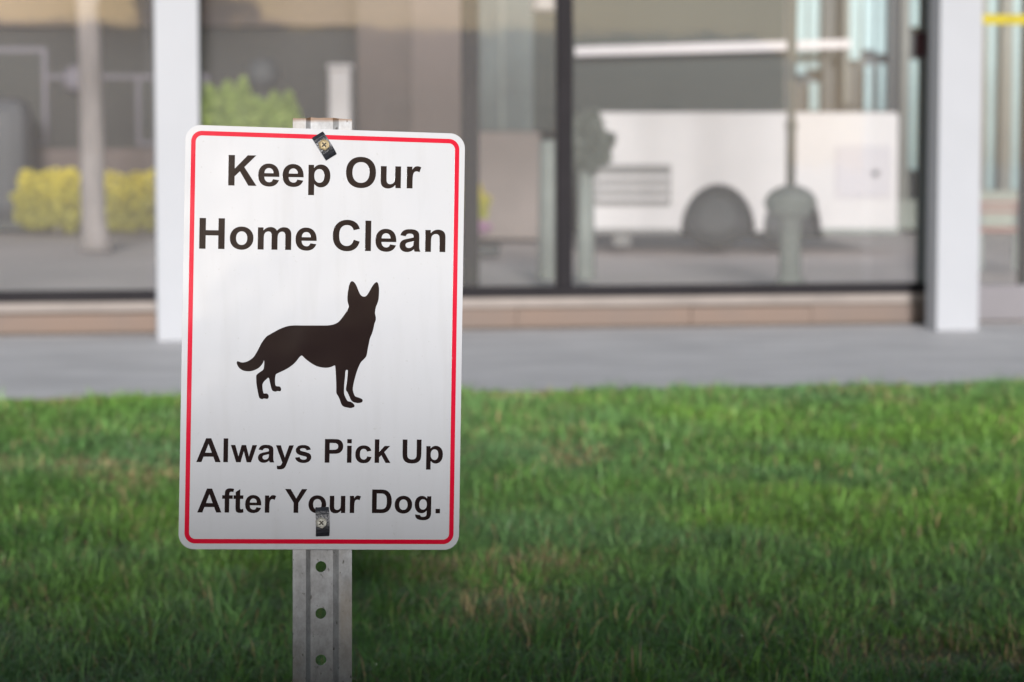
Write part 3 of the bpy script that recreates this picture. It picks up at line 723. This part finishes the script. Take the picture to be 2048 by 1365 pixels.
# ------------------------------------------------------------------ unseen wall added behind the camera: its top edge shades the near lawn and the foot of the sign
WB = 0.7
gw = empty('shade_wall', (-3, -WB, 0), label='unseen dark wall added behind the viewpoint to shade the near lawn', cat='wall')
wt = CAM.z + 0.213
M_gw = mat('brown_shade_wall', (0.16, 0.11, 0.085), 0.85, var=0.3, scale=5)
box('wall_body', -9, 9, -0.20, 0.0, -0.05, wt - 0.06, M_gw, gw)
box('coping', -9.03, 9.03, -0.24, 0.03, wt - 0.058, wt, M_gw, gw, bev=0.01)

# house and tree added out of view behind the viewpoint for reflections in the sign film and the panes
bh = empty('reflection_house', (8.0, -28, 0), label='unseen brown house added behind the viewpoint for reflections', cat='house')
box('wall', -5.5, 14, -5, 0, -0.05, 2.6, mat('reflection_house_wall', (0.30, 0.21, 0.17), 0.85, var=0.15, scale=2), bh)
mesh_obj('roof', [(-5.9, 0.4, 2.6), (14.4, 0.4, 2.6), (14.4, -5.4, 2.6), (-5.9, -5.4, 2.6), (-5.9, -2.5, 3.8), (14.4, -2.5, 3.8)], [(0, 1, 5, 4), (2, 3, 4, 5), (0, 4, 3), (1, 2, 5), (3, 2, 1, 0)], mat('roof_felt', (0.07, 0.06, 0.055), 0.9), bh)
for wx_ in (-2.0, 1.0, 4.0, 7.0, 10.0):
    wf = box('window_frame', wx_, wx_ + 1.3, 0.002, 0.05, 0.8, 2.1, M_whitep, bh)
    box('pane', wx_ + 0.07, wx_ + 1.23, 0.051, 0.056, 0.87, 2.03, M_dkglass, wf)
gt = empty('reflection_tree', (6.6, -23, 0), label='unseen dark leaved tree added behind the viewpoint for reflections', cat='tree')
tube('trunk', [((0, 0, -0.05), 0.2), ((0, 0, 1.0), 0.15), ((0.1, 0, 2.4), 0.12)], M_bark, gt, 12)
leaf_cloud('crown', gt, [(-0.6, 0, 2.5, 1.0, 1.0, 0.8), (0.6, 0.2, 2.9, 1.1, 1.0, 0.9), (0, -0.2, 3.6, 1.0, 0.9, 0.7)], 9000, 0.07, [(0.05, 0.08, 0.02), (0.12, 0.16, 0.04)], gt, None, 22)

# ------------------------------------------------------------------ THE SIGN
S_LOC = Vector((-0.20532159, 2.62313816, 0.80544938 - 1.0 + K)); TILT = R(-5.0); S_ROLL = 0.03067391; S_YAW = 0.17626793
def rotm(a, b, c): return Matrix.Rotation(c, 4, 'Z') @ Matrix.Rotation(b, 4, 'Y') @ Matrix.Rotation(a, 4, 'X')
MS = Matrix.Translation(S_LOC) @ rotm(TILT, S_ROLL, S_YAW)
sn = (MS.to_3x3() @ Vector((0, -1, 0)))
THK = 0.0018
MSi = MS.inverted()
def S(px, py):
    P = hit(px, py, S_LOC, sn); q = MSi @ P
    return (q.x, q.z)
POST_C = Vector((-0.2063, 2.6245, 0.8055 - 1.0 + K)); P_ROLL = 0.01453
MP = Matrix.Translation(POST_C) @ rotm(TILT, P_ROLL, S_YAW)
foot = MP @ Vector((0, 0.012, -0.615))
sign = empty('dog_sign', (foot.x, foot.y, 0.0), label='white rectangular dog waste notice with red border on a perforated galvanised steel post', cat='sign')
def child_at(o, M, parent=sign, PM=None):
    o.parent = parent
    base = PM if PM is not None else Matrix.Translation(Vector((foot.x, foot.y, 0.0)))
    o.matrix_basis = base.inverted() @ M

# --- post: hat channel with round holes in its centre web
def channel():
    bm = bmesh.new()
    HW, web, slope, dep, t = 0.0322, 0.0127, 0.0185, 0.007, 0.0028
    top = 0.2405; pitch = 0.0508; hr = 0.0060
    # local: front of flanges at y=+0.002, web recessed by dep ; object origin moved to top later
    hz = []
    q = MP.inverted() @ hit(642, 1134, POST_C + (MP.to_3x3() @ Vector((0, dep, 0))), sn)
    z = q.z
    while z + pitch < top - 0.02: z += pitch
    while z > -0.66: hz.append(z); z -= pitch
    zs = [top] + [ (hz[i] + hz[i + 1]) / 2 for i in range(len(hz) - 1)] + [hz[-1] - pitch / 2]
    yf, yw = 0.002, 0.002 + dep
    jag = {}
    def strip(xa, ya, xb, yb):
        va = [bm.verts.new((xa, ya, z)) for z in zs]; vb = [bm.verts.new((xb, yb, z)) for z in zs]
        for i in range(len(zs) - 1): bm.faces.new((va[i], vb[i], vb[i + 1], va[i + 1]))
    strip(-HW, yf, -slope, yf); strip(-slope, yf, -web, yw)
    strip(web, yw, slope, yf); strip(slope, yf, HW, yf)
    n = 24
    for i, hzc in enumerate(hz):
        zt, zb = zs[i], zs[i + 1]
        cxh = q.x
        outer = []; inner = []
        for k in range(n):
            a = 2 * math.pi * k / n + math.pi / n
            c, s_ = math.cos(a), math.sin(a)
            inner.append(bm.verts.new((cxh + hr * c, yw, hzc + hr * s_)))
        corners = [(web, zt), (-web, zt), (-web, zb), (web, zb)]
        # outer ring points on the rectangle in matching directions
        for k in range(n):
            a = 2 * math.pi * k / n + math.pi / n; c, s_ = math.cos(a), math.sin(a)
            tx = (web / abs(c)) if abs(c) > 1e-6 else 1e9
            tz = ((zt - hzc) if s_ > 0 else (hzc - zb)) / abs(s_) if abs(s_) > 1e-6 else 1e9
            tt = min(tx, tz); px_, pz_ = tt * c, hzc + tt * s_
            outer.append([px_, pz_])
        # snap nearest points to the corners
        for (xc, zc) in corners:
            k = min(range(n), key=lambda j: (outer[j][0] - xc) ** 2 + (outer[j][1] - zc) ** 2); outer[k] = [xc, zc]
        ov = [bm.verts.new((p[0], yw, p[1])) for p in outer]
        for k in range(n): bm.faces.new((inner[k], inner[(k + 1) % n], ov[(k + 1) % n], ov[k]))
    bmesh.ops.remove_doubles(bm, verts=bm.verts[:], dist=1e-5)
    for v in bm.verts:      # battered top edge
        if abs(v.co.z - top) < 1e-4: v.co.z += 0.0016 * (1 if abs(v.co.x) < 0.014 else 0) + random.uniform(-0.0006, 0.0006)
    bmesh.ops.recalc_face_normals(bm, faces=bm.faces[:])
    for v in bm.verts: v.co.z -= top
    return bm, top, t
bm, PTOP, PT = channel()
post = bm_obj('post', bm, M_galv)
child_at(post, MP @ Matrix.Translation(Vector((0, 0, PTOP))))
sol = post.modifiers.new('thickness', 'SOLIDIFY'); sol.thickness = PT; sol.offset = 0.0

# --- panel
def rounded(x0, x1, z0, z1, r, n=12):
    pts = []
    for cx_, cz_, a0 in ((x1 - r, z1 - r, 0), (x0 + r, z1 - r, 90), (x0 + r, z0 + r, 180), (x1 - r, z0 + r, 270)):
        for k in range(n + 1):
            a = R(a0 + 90 * k / n); pts.append((cx_ + r * math.cos(a), cz_ + r * math.sin(a)))
    return pts
W2, H2 = 0.1525, 0.2285
def plate(name, contours, y_front, y_back, m, parent, bev=0.0):
    vecs = [[Vector((p[0], p[1], 0)) for p in c] for c in contours]
    tris = tessellate_polygon(vecs)
    flat = [p for c in contours for p in c]; n = len(flat)
    v = [(p[0], y_front, p[1]) for p in flat] + [(p[0], y_back, p[1]) for p in flat]
    f = [tuple(t) for t in tris] + [tuple(n + i for i in reversed(t)) for t in tris]
    k = 0
    for c in contours:
        L_ = len(c)
        for i in range(L_): f.append((k + i, k + (i + 1) % L_, n + k + (i + 1) % L_, n + k + i))
        k += L_
    o = mesh_obj(name, v, f, m, parent)
    bm = bmesh.new(); bm.from_mesh(o.data); bmesh.ops.recalc_face_normals(bm, faces=bm.faces[:])
    if bev:
        es = [e for e in bm.edges if len(e.link_faces) == 2 and e.calc_face_angle() > 1.0]
        bmesh.ops.bevel(bm, geom=es, offset=bev, segments=2, affect='EDGES')
    bm.to_mesh(o.data); bm.free()
    return o
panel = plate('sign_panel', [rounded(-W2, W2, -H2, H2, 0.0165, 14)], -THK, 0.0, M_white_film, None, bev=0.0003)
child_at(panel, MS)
YF = -THK
def on_panel(o): o.parent = panel; return o
i0, i1 = 0.0062, 0.0111
on_panel(plate('red_border', [rounded(-W2 + i0, W2 - i0, -H2 + i0, H2 - i0, 0.0115, 14), rounded(-W2 + i1, W2 - i1, -H2 + i1, H2 - i1, 0.0068, 14)], YF - 0.00035, YF - 0.00005, M_red_film, None))

# --- letters: outlines of a bold grotesque, 2048 units per em (L line, Q quadratic)
G = {
'H': (1479, "M150 0L150 1466L446 1466L446 889L1026 889L1026 1466L1322 1466L1322 0L1026 0L1026 641L446 641L446 0"),
'K': (1479, "M153 0L153 1466L449 1466L449 815L1047 1466L1445 1466L893 895L1475 0L1092 0L689 688L449 443L449 0"),
'l': (569, "M147 0L147 1466L428 1466L428 0"),
'i': (569, "M147 1206L147 1466L428 1466L428 1206ZM147 0L147 1062L428 1062L428 0"),
'.': (569, "M147 0L147 281L428 281L428 0"),
'n': (1251, "M1116 0L835 0L835 542Q835 714 817 764.5Q799 815 758.5 843Q718 871 661 871Q588 871 530 831Q472 791 450.5 725Q429 659 429 481L429 0L148 0L148 1062L409 1062L409 906Q548 1086 759 1086Q852 1086 929 1052.5Q1006 1019 1045.5 967Q1085 915 1100.5 849Q1116 783 1116 660"),
'e': (1139, "M762 338L1042 291Q988 137 871.5 56.5Q755 -24 580 -24Q303 -24 170 157Q65 302 65 523Q65 787 203 936.5Q341 1086 552 1086Q789 1086 926 929.5Q1063 773 1057 450L353 450Q356 325 421 255.5Q486 186 583 186Q649 186 694 222Q739 258 762 338ZM778 622Q775 744 715 807.5Q655 871 569 871Q477 871 417 804Q357 737 358 622"),
'o': (1251, "M82 546Q82 686 151 817Q220 948 346.5 1017Q473 1086 629 1086Q870 1086 1024 929.5Q1178 773 1178 534Q1178 293 1022.5 134.5Q867 -24 631 -24Q485 -24 352.5 42Q220 108 151 235.5Q82 363 82 546ZM370 531Q370 373 445 289Q520 205 630 205Q740 205 814.5 289Q889 373 889 533Q889 689 814.5 773Q740 857 630 857Q520 857 445 773Q370 689 370 531"),
'O': (1593, "M89 724Q89 948 156 1100Q206 1212 292.5 1301Q379 1390 482 1433Q619 1491 798 1491Q1122 1491 1316.5 1290Q1511 1089 1511 731Q1511 376 1318 175.5Q1125 -25 802 -25Q475 -25 282 174.5Q89 374 89 724ZM394 734Q394 485 509 356.5Q624 228 801 228Q978 228 1091.5 355.5Q1205 483 1205 738Q1205 990 1094.5 1114Q984 1238 801 1238Q618 1238 506 1112.5Q394 987 394 734"),
'C': (1479, "M1087 539L1374 448Q1308 208 1154.5 91.5Q1001 -25 765 -25Q473 -25 285 174.5Q97 374 97 720Q97 1086 286 1288.5Q475 1491 783 1491Q1052 1491 1220 1332Q1320 1238 1370 1062L1077 992Q1051 1106 968.5 1172Q886 1238 768 1238Q605 1238 503.5 1121Q402 1004 402 742Q402 464 502 346Q602 228 762 228Q880 228 965 303Q1050 378 1087 539"),
'p': (1251, "M139 1062L401 1062L401 906Q452 986 539 1036Q626 1086 732 1086Q917 1086 1046 941Q1175 796 1175 537Q1175 271 1045 123.5Q915 -24 730 -24Q642 -24 570.5 11Q499 46 420 131L420 -404L139 -404ZM417 549Q417 370 488 284.5Q559 199 661 199Q759 199 824 277.5Q889 356 889 535Q889 702 822 783Q755 864 656 864Q553 864 485 784.5Q417 705 417 549"),
'u': (1251, "M847 0L847 159Q789 74 694.5 25Q600 -24 495 -24Q388 -24 303 23Q218 70 180 155Q142 240 142 390L142 1062L423 1062L423 574Q423 350 438.5 299.5Q454 249 495 219.5Q536 190 599 190Q671 190 728 229.5Q785 269 806 327.5Q827 386 827 614L827 1062L1108 1062L1108 0"),
'r': (797, "M416 0L135 0L135 1062L396 1062L396 911Q463 1018 516.5 1052Q570 1086 638 1086Q734 1086 823 1033L736 788Q665 834 604 834Q545 834 504 801.5Q463 769 439.5 684Q416 599 416 328"),
'm': (1821, "M126 1062L385 1062L385 917Q524 1086 716 1086Q818 1086 893 1044Q968 1002 1016 917Q1086 1002 1167 1044Q1248 1086 1340 1086Q1457 1086 1538 1038.5Q1619 991 1659 899Q1688 831 1688 679L1688 0L1407 0L1407 607Q1407 765 1378 811Q1339 871 1258 871Q1199 871 1147 835Q1095 799 1072 729.5Q1049 660 1049 510L1049 0L768 0L768 582Q768 737 753 782Q738 827 706.5 849Q675 871 621 871Q556 871 504 836Q452 801 429.5 735Q407 669 407 516L407 0L126 0"),
'a': (1139, "M357 738L102 784Q145 938 250 1012Q355 1086 562 1086Q750 1086 842 1041.5Q934 997 971.5 928.5Q1009 860 1009 677L1006 349Q1006 209 1019.5 142.5Q1033 76 1070 0L792 0Q781 28 765 83Q758 108 755 116Q683 46 601 11Q519 -24 426 -24Q262 -24 167.5 65Q73 154 73 290Q73 380 116 450.5Q159 521 236.5 558.5Q314 596 460 624Q657 661 733 693L733 721Q733 802 693 836.5Q653 871 542 871Q467 871 425 841.5Q383 812 357 738ZM733 510Q679 492 562 467Q445 442 409 418Q354 379 354 319Q354 260 398 217Q442 174 510 174Q586 174 655 224Q706 262 722 317Q733 353 733 454"),
'A': (1479, "M1471 0L1149 0L1021 333L435 333L314 0L0 0L571 1466L884 1466ZM926 580L724 1124L526 580"),
'w': (1593, "M353 0L17 1062L290 1062L489 366L672 1062L943 1062L1120 366L1323 1062L1600 1062L1259 0L989 0L806 683L626 0"),
'y': (1139, "M14 1062L313 1062L567 308L815 1062L1106 1062L731 40L664 -145Q627 -238 593.5 -287Q560 -336 516.5 -366.5Q473 -397 409.5 -414Q346 -431 266 -431Q185 -431 107 -414L82 -194Q148 -207 201 -207Q299 -207 346 -149.5Q393 -92 418 -3"),
's': (1139, "M48 303L330 346Q348 264 403 221.5Q458 179 557 179Q666 179 721 219Q758 247 758 294Q758 326 738 347Q717 367 644 384Q304 459 213 521Q87 607 87 760Q87 898 196 992Q305 1086 534 1086Q752 1086 858 1015Q964 944 1004 805L739 756Q722 818 674.5 851Q627 884 539 884Q428 884 380 853Q348 831 348 796Q348 766 376 745Q414 717 638.5 666Q863 615 952 541Q1040 466 1040 332Q1040 186 918 81Q796 -24 557 -24Q340 -24 213.5 64Q87 152 48 303"),
'P': (1366, "M149 0L149 1466L624 1466Q894 1466 976 1444Q1102 1411 1187 1300.5Q1272 1190 1272 1015Q1272 880 1223 788Q1174 696 1098.5 643.5Q1023 591 945 574Q839 553 638 553L445 553L445 0ZM445 1218L445 802L607 802Q782 802 841 825Q900 848 933.5 897Q967 946 967 1011Q967 1091 920 1143Q873 1195 801 1208Q748 1218 588 1218"),
'c': (1139, "M1073 748L796 698Q782 781 732.5 823Q683 865 604 865Q499 865 436.5 792.5Q374 720 374 550Q374 361 437.5 283Q501 205 608 205Q688 205 739 250.5Q790 296 811 407L1087 360Q1044 170 922 73Q800 -24 595 -24Q362 -24 223.5 123Q85 270 85 530Q85 793 224 939.5Q363 1086 600 1086Q794 1086 908.5 1002.5Q1023 919 1073 748"),
'k': (1139, "M137 0L137 1466L418 1466L418 688L747 1062L1093 1062L730 674L1119 0L816 0L549 477L418 340L418 0"),
'U': (1479, "M147 1466L443 1466L443 672Q443 483 454 427Q473 337 544.5 282.5Q616 228 740 228Q866 228 930 279.5Q994 331 1007 406Q1020 481 1020 655L1020 1466L1316 1466L1316 696Q1316 432 1292 323Q1268 214 1203.5 139Q1139 64 1031 19.5Q923 -25 749 -25Q539 -25 430.5 23.5Q322 72 259 149.5Q196 227 176 312Q147 438 147 684"),
'f': (682, "M24 1062L180 1062L180 1142Q180 1276 208.5 1342Q237 1408 313.5 1449.5Q390 1491 507 1491Q627 1491 742 1455L704 1259Q637 1275 575 1275Q514 1275 487.5 1246.5Q461 1218 461 1137L461 1062L671 1062L671 841L461 841L461 0L180 0L180 841L24 841"),
't': (682, "M634 1062L634 838L442 838L442 410Q442 280 447.5 258.5Q453 237 472.5 223Q492 209 520 209Q559 209 633 236L657 18Q559 -24 435 -24Q359 -24 298 1.5Q237 27 208.5 67.5Q180 108 169 177Q160 226 160 375L160 838L31 838L31 1062L160 1062L160 1273L442 1437L442 1062"),
'Y': (1366, "M532 0L532 617L-5 1466L342 1466L687 886L1025 1466L1366 1466L827 615L827 0"),
'D': (1479, "M148 1466L689 1466Q872 1466 968 1438Q1097 1400 1189 1303Q1281 1206 1329 1065.5Q1377 925 1377 719Q1377 538 1332 407Q1277 247 1175 148Q1098 73 967 31Q869 0 705 0L148 0ZM444 1218L444 247L665 247Q789 247 844 261Q916 279 963.5 322Q1011 365 1041 463.5Q1071 562 1071 732Q1071 902 1041 993Q1011 1084 957 1135Q903 1186 820 1204Q758 1218 577 1218"),
'g': (1251, "M121 -70L442 -109Q450 -165 479 -186Q519 -216 605 -216Q715 -216 770 -183Q807 -161 826 -112Q839 -77 839 17L839 172Q713 0 521 0Q307 0 182 181Q84 324 84 537Q84 804 212.5 945Q341 1086 532 1086Q729 1086 857 913L857 1062L1120 1062L1120 109Q1120 -79 1089 -172Q1058 -265 1002 -318Q946 -371 852.5 -401Q759 -431 616 -431Q346 -431 233 -338.5Q120 -246 120 -104Q120 -90 121 -70ZM372 553Q372 384 437.5 305.5Q503 227 599 227Q702 227 773 307.5Q844 388 844 546Q844 711 776 791Q708 871 604 871Q503 871 437.5 792.5Q372 714 372 553"),
}
import re
def outline(path):
    cs = []; cur = None
    for cmd, arg in re.findall(r'([MLQZ])([^MLQZ]*)', path):
        a = [float(v) for v in arg.split()]
        if cmd == 'M': cur = [(a[0], a[1])]; cs.append(cur)
        elif cmd == 'L': cur.append((a[0], a[1]))
        elif cmd == 'Q':
            p0 = cur[-1]
            for k in range(1, 5):
                t = k / 4; cur.append(tuple((1 - t) ** 2 * p0[j] + 2 * t * (1 - t) * a[j] + t * t * a[2 + j] for j in (0, 1)))
    for c in cs:
        if abs(c[0][0] - c[-1][0]) + abs(c[0][1] - c[-1][1]) < 1: c.pop()
    return cs
def text_line(txt, left, right, cap_px):
    """left/right: baseline points in the photo under the first and last ink; cap_px: y of the cap top at the left end"""
    A = S(*left); Bp = S(*right); T_ = S(left[0], cap_px)
    sy = (T_[1] - A[1]) / 1466.0
    adv = 0; pen = []; 
    for ch in txt:
        pen.append(adv); adv += 569 if ch == ' ' else G[ch][0]
    xs0 = min(p[0] for c in outline(G[txt[0]][1]) for p in c)
    xs1 = pen[-1] + max(p[0] for c in outline(G[txt[-1]][1]) for p in c)
    for ch, p in zip(txt, pen):
        if ch == ' ': continue
        cs = []
        for c in outline(G[ch][1]):
            q = []
            for (gx_, gy_) in c:
                f = (p + gx_ - xs0) / (xs1 - xs0)
                q.append((A[0] + (Bp[0] - A[0]) * f, A[1] + (Bp[1] - A[1]) * f + gy_ * sy))
            cs.append(q)
        if ch == 'i':
            cs = [cs[0]], [cs[1]]
            # two islands in one mesh
            a_ = plate('letter', cs[0], YF - 0.0003, YF - 0.00005, M_black_film, None)
            b_ = plate('dot', cs[1], YF - 0.0003, YF - 0.00005, M_black_film, None)
            bm = bmesh.new(); bm.from_mesh(a_.data); bm.from_mesh(b_.data); bm.to_mesh(a_.data); bm.free()
            bpy.data.objects.remove(b_); on_panel(a_)
        else:
            on_panel(plate('letter', cs, YF - 0.0003, YF - 0.00005, M_black_film, None))
text_line('Keep Our', (456, 371.6), (841.5, 377.9), 310.6)
text_line('Home Clean', (398, 498), (890, 504.9), 436.5)
text_line('Always Pick Up', (392.2, 924.5), (885, 926.8), 876.7)
text_line('After Your Dog.', (394.2, 1025.2), (879.4, 1027), 977.3)

dog = [(1162,145),(1180,155),(1200,185),(1220,235),(1238,268),(1262,281),(1285,275),(1305,250),(1330,205),(1355,168),(1378,153),(1392,170),(1399,215),(1396,290),(1388,330),(1372,370),(1364,410),(1364,432),(1370,460),(1369,490),(1358,520),(1350,560),(1335,610),(1320,645),(1310,690),(1300,740),(1292,785),(1284,810),(1262,835),(1242,855),(1225,885),(1205,935),(1190,985),(1176,1040),(1168,1090),(1172,1120),(1182,1148),(1192,1160),(1215,1168),(1238,1176),(1253,1188),(1254,1200),(1245,1212),(1215,1218),(1185,1213),(1165,1205),(1150,1188),(1138,1160),(1122,1125),(1108,1105),(1108,1085),(1113,1050),(1120,990),(1124,935),(1118,926),(1108,928),(1102,945),(1098,1000),(1092,1060),(1091,1130),(1100,1160),(1115,1190),(1128,1202),(1150,1207),(1172,1222),(1183,1240),(1180,1252),(1165,1258),(1145,1262),(1115,1256),(1090,1250),(1072,1236),(1062,1215),(1050,1180),(1035,1150),(1023,1128),(1022,1060),(1018,960),(1013,900),(1008,887),(975,900),(940,907),(900,905),(850,893),(800,866),(750,828),(728,806),(716,800),(700,812),(670,850),(640,880),(590,915),(540,940),(505,956),(490,968),(484,1000),(484,1040),(490,1065),(505,1070),(525,1072),(536,1088),(536,1105),(528,1114),(505,1112),(490,1117),(468,1113),(455,1100),(445,1065),(437,1030),(427,995),(405,1010),(385,1030),(373,1055),(374,1090),(382,1130),(395,1133),(415,1135),(427,1152),(425,1172),(412,1181),(385,1178),(372,1183),(350,1177),(340,1158),(330,1110),(320,1050),(317,985),(322,968),(350,945),(375,928),(384,910),(388,870),(386,842),(375,868),(350,900),(320,920),(280,935),(235,938),(195,928),(165,905),(148,875),(147,855),(158,850),(190,860),(225,856),(260,840),(295,812),(325,765),(345,725),(370,680),(405,635),(440,612),(480,590),(520,568),(570,548),(610,538),(660,534),(720,535),(800,535),(880,535),(950,534),(1000,525),(1040,505),(1065,478),(1090,445),(1115,408),(1132,372),(1130,355),(1122,325),(1120,290),(1124,240),(1132,195),(1142,162),(1152,149)]
def smooth_loop(p, k=3):
    out = []; n = len(p)
    for i in range(n):
        p0, p1, p2, p3 = p[i - 1], p[i], p[(i + 1) % n], p[(i + 2) % n]
        for j in range(k):
            t = j / k
            out.append(tuple(0.5 * (2 * p1[d] + (p2[d] - p0[d]) * t + (2 * p0[d] - 5 * p1[d] + 4 * p2[d] - p3[d]) * t * t + (3 * p1[d] - p0[d] - 3 * p2[d] + p3[d]) * t ** 3) for d in (0, 1)))
    return out
dogp = [S(440 + x / 4.403, 530 + y / 4.403) for x, y in smooth_loop(dog)]
on_panel(plate('dog_silhouette', [dogp], YF - 0.0003, YF - 0.00005, M_black_film, None))

# --- the two clips with their bolts (top one twisted)
def clip(cpx, cpy, bpx, bpy_, half_w, half_l, ang, mb, skew=0.0):
    cx_, cz_ = S(cpx, cpy); bx_, bz_ = S(bpx, bpy_)
    R2 = Matrix.Rotation(ang, 4, 'Y'); T = Matrix.Translation(Vector((cx_, YF - 0.0006, cz_))) @ R2
    prof = []   # bowed strip: (along, height)
    for k in range(9):
        a = -1 + 2 * k / 8
        prof.append((a * half_l, 0.0042 * (1 - a * a) ** 0.8))
    th = 0.0016; v = []; f = []
    for (l, h) in prof:
        sh = skew * max(-l, 0)
        for (x_, y_) in ((-half_w, -h - th), (half_w, -h - th), (half_w, -h), (-half_w, -h)): v.append((x_ + sh, y_, l))
    for k in range(8):
        for j in range(4): f.append((4 * k + j, 4 * k + (j + 1) % 4, 4 * k + 4 + (j + 1) % 4, 4 * k + 4 + j))
    f += [(3, 2, 1, 0), (32, 33, 34, 35)]
    o = mesh_obj('clip', v, f, M_clip)
    bm = bmesh.new(); bm.from_mesh(o.data); bmesh.ops.recalc_face_normals(bm, faces=bm.faces[:])
    es = [e for e in bm.edges if e.calc_face_angle(0) > 0.9]
    bmesh.ops.bevel(bm, geom=es, offset=0.0004, segments=2, affect='EDGES'); bm.to_mesh(o.data); bm.free()
    MC = MS @ T
    child_at(o, MC)
    # bolt: hexagonal washer head, round rim, cross recess
    r = 0.0060
    MB = MS @ Matrix.Translation(Vector((bx_, YF - 0.0006 - 0.0062, bz_))) @ Matrix.Rotation(0.3, 4, 'Y')
    bm = bmesh.new()
    rings = [(0.0034, r * 0.98, 6), (0.0, r * 1.0, 6), (-0.0011, r * 0.93, 24), (-0.0016, r * 0.86, 24), (-0.0014, r * 0.74, 24), (-0.0008, r * 0.66, 24)]
    seg = 24; prev = None
    for (yy, rad, kind) in rings:
        ring = []
        for k in range(seg):
            a = 2 * math.pi * k / seg
            rr_ = rad
            if kind == 6:
                m6 = (a % (math.pi / 3)) - math.pi / 6; rr_ = rad * 0.955 / math.cos(m6) * 1.0
            ring.append(bm.verts.new((rr_ * math.cos(a), yy, rr_ * math.sin(a))))
        if prev:
            for k in range(seg): bm.faces.new((prev[k], prev[(k + 1) % seg], ring[(k + 1) % seg], ring[k]))
        else: bm.faces.new(ring)
        prev = ring
    cvt = bm.verts.new((0, -0.0013, 0))
    for k in range(seg): bm.faces.new((prev[k], prev[(k + 1) % seg], cvt))
    bo = bm_obj('bolt', bm, mb)
    PMC = MC
    bo.parent = o; bo.matrix_basis = MC.inverted() @ MB
    bm = bmesh.new()
    for q in (0, math.pi / 2):
        dz = 0.00006 if q else 0.0
        add_box(bm, -r * 0.52, r * 0.52, -0.00155 - dz, -0.0009, -r * 0.12, r * 0.12, M=Matrix.Rotation(q + 0.5, 4, 'Y'))
    rc = bm_obj('cross_recess', bm, M_bolt_in); rc.parent = bo
    bo2 = rc
    return o
def fix_depth():   # keep the tree at thing > part > sub-part: recesses hang from the clip
    for o in list(bpy.data.objects):
        if o.name.startswith('cross_recess'):
            b = o.parent; o.parent = b.parent; o.matrix_basis = b.matrix_basis.copy()
clip(648, 293, 646.5, 291.5, 0.0071, 0.0144, R(-33), M_bolt_b)
clip(644, 1043.5, 641, 1045, 0.0074, 0.0158, R(-2.0), M_bolt_s)
fix_depth()
# bolt shanks and nuts behind the post are hidden by the panel
print('objects', len(bpy.data.objects))
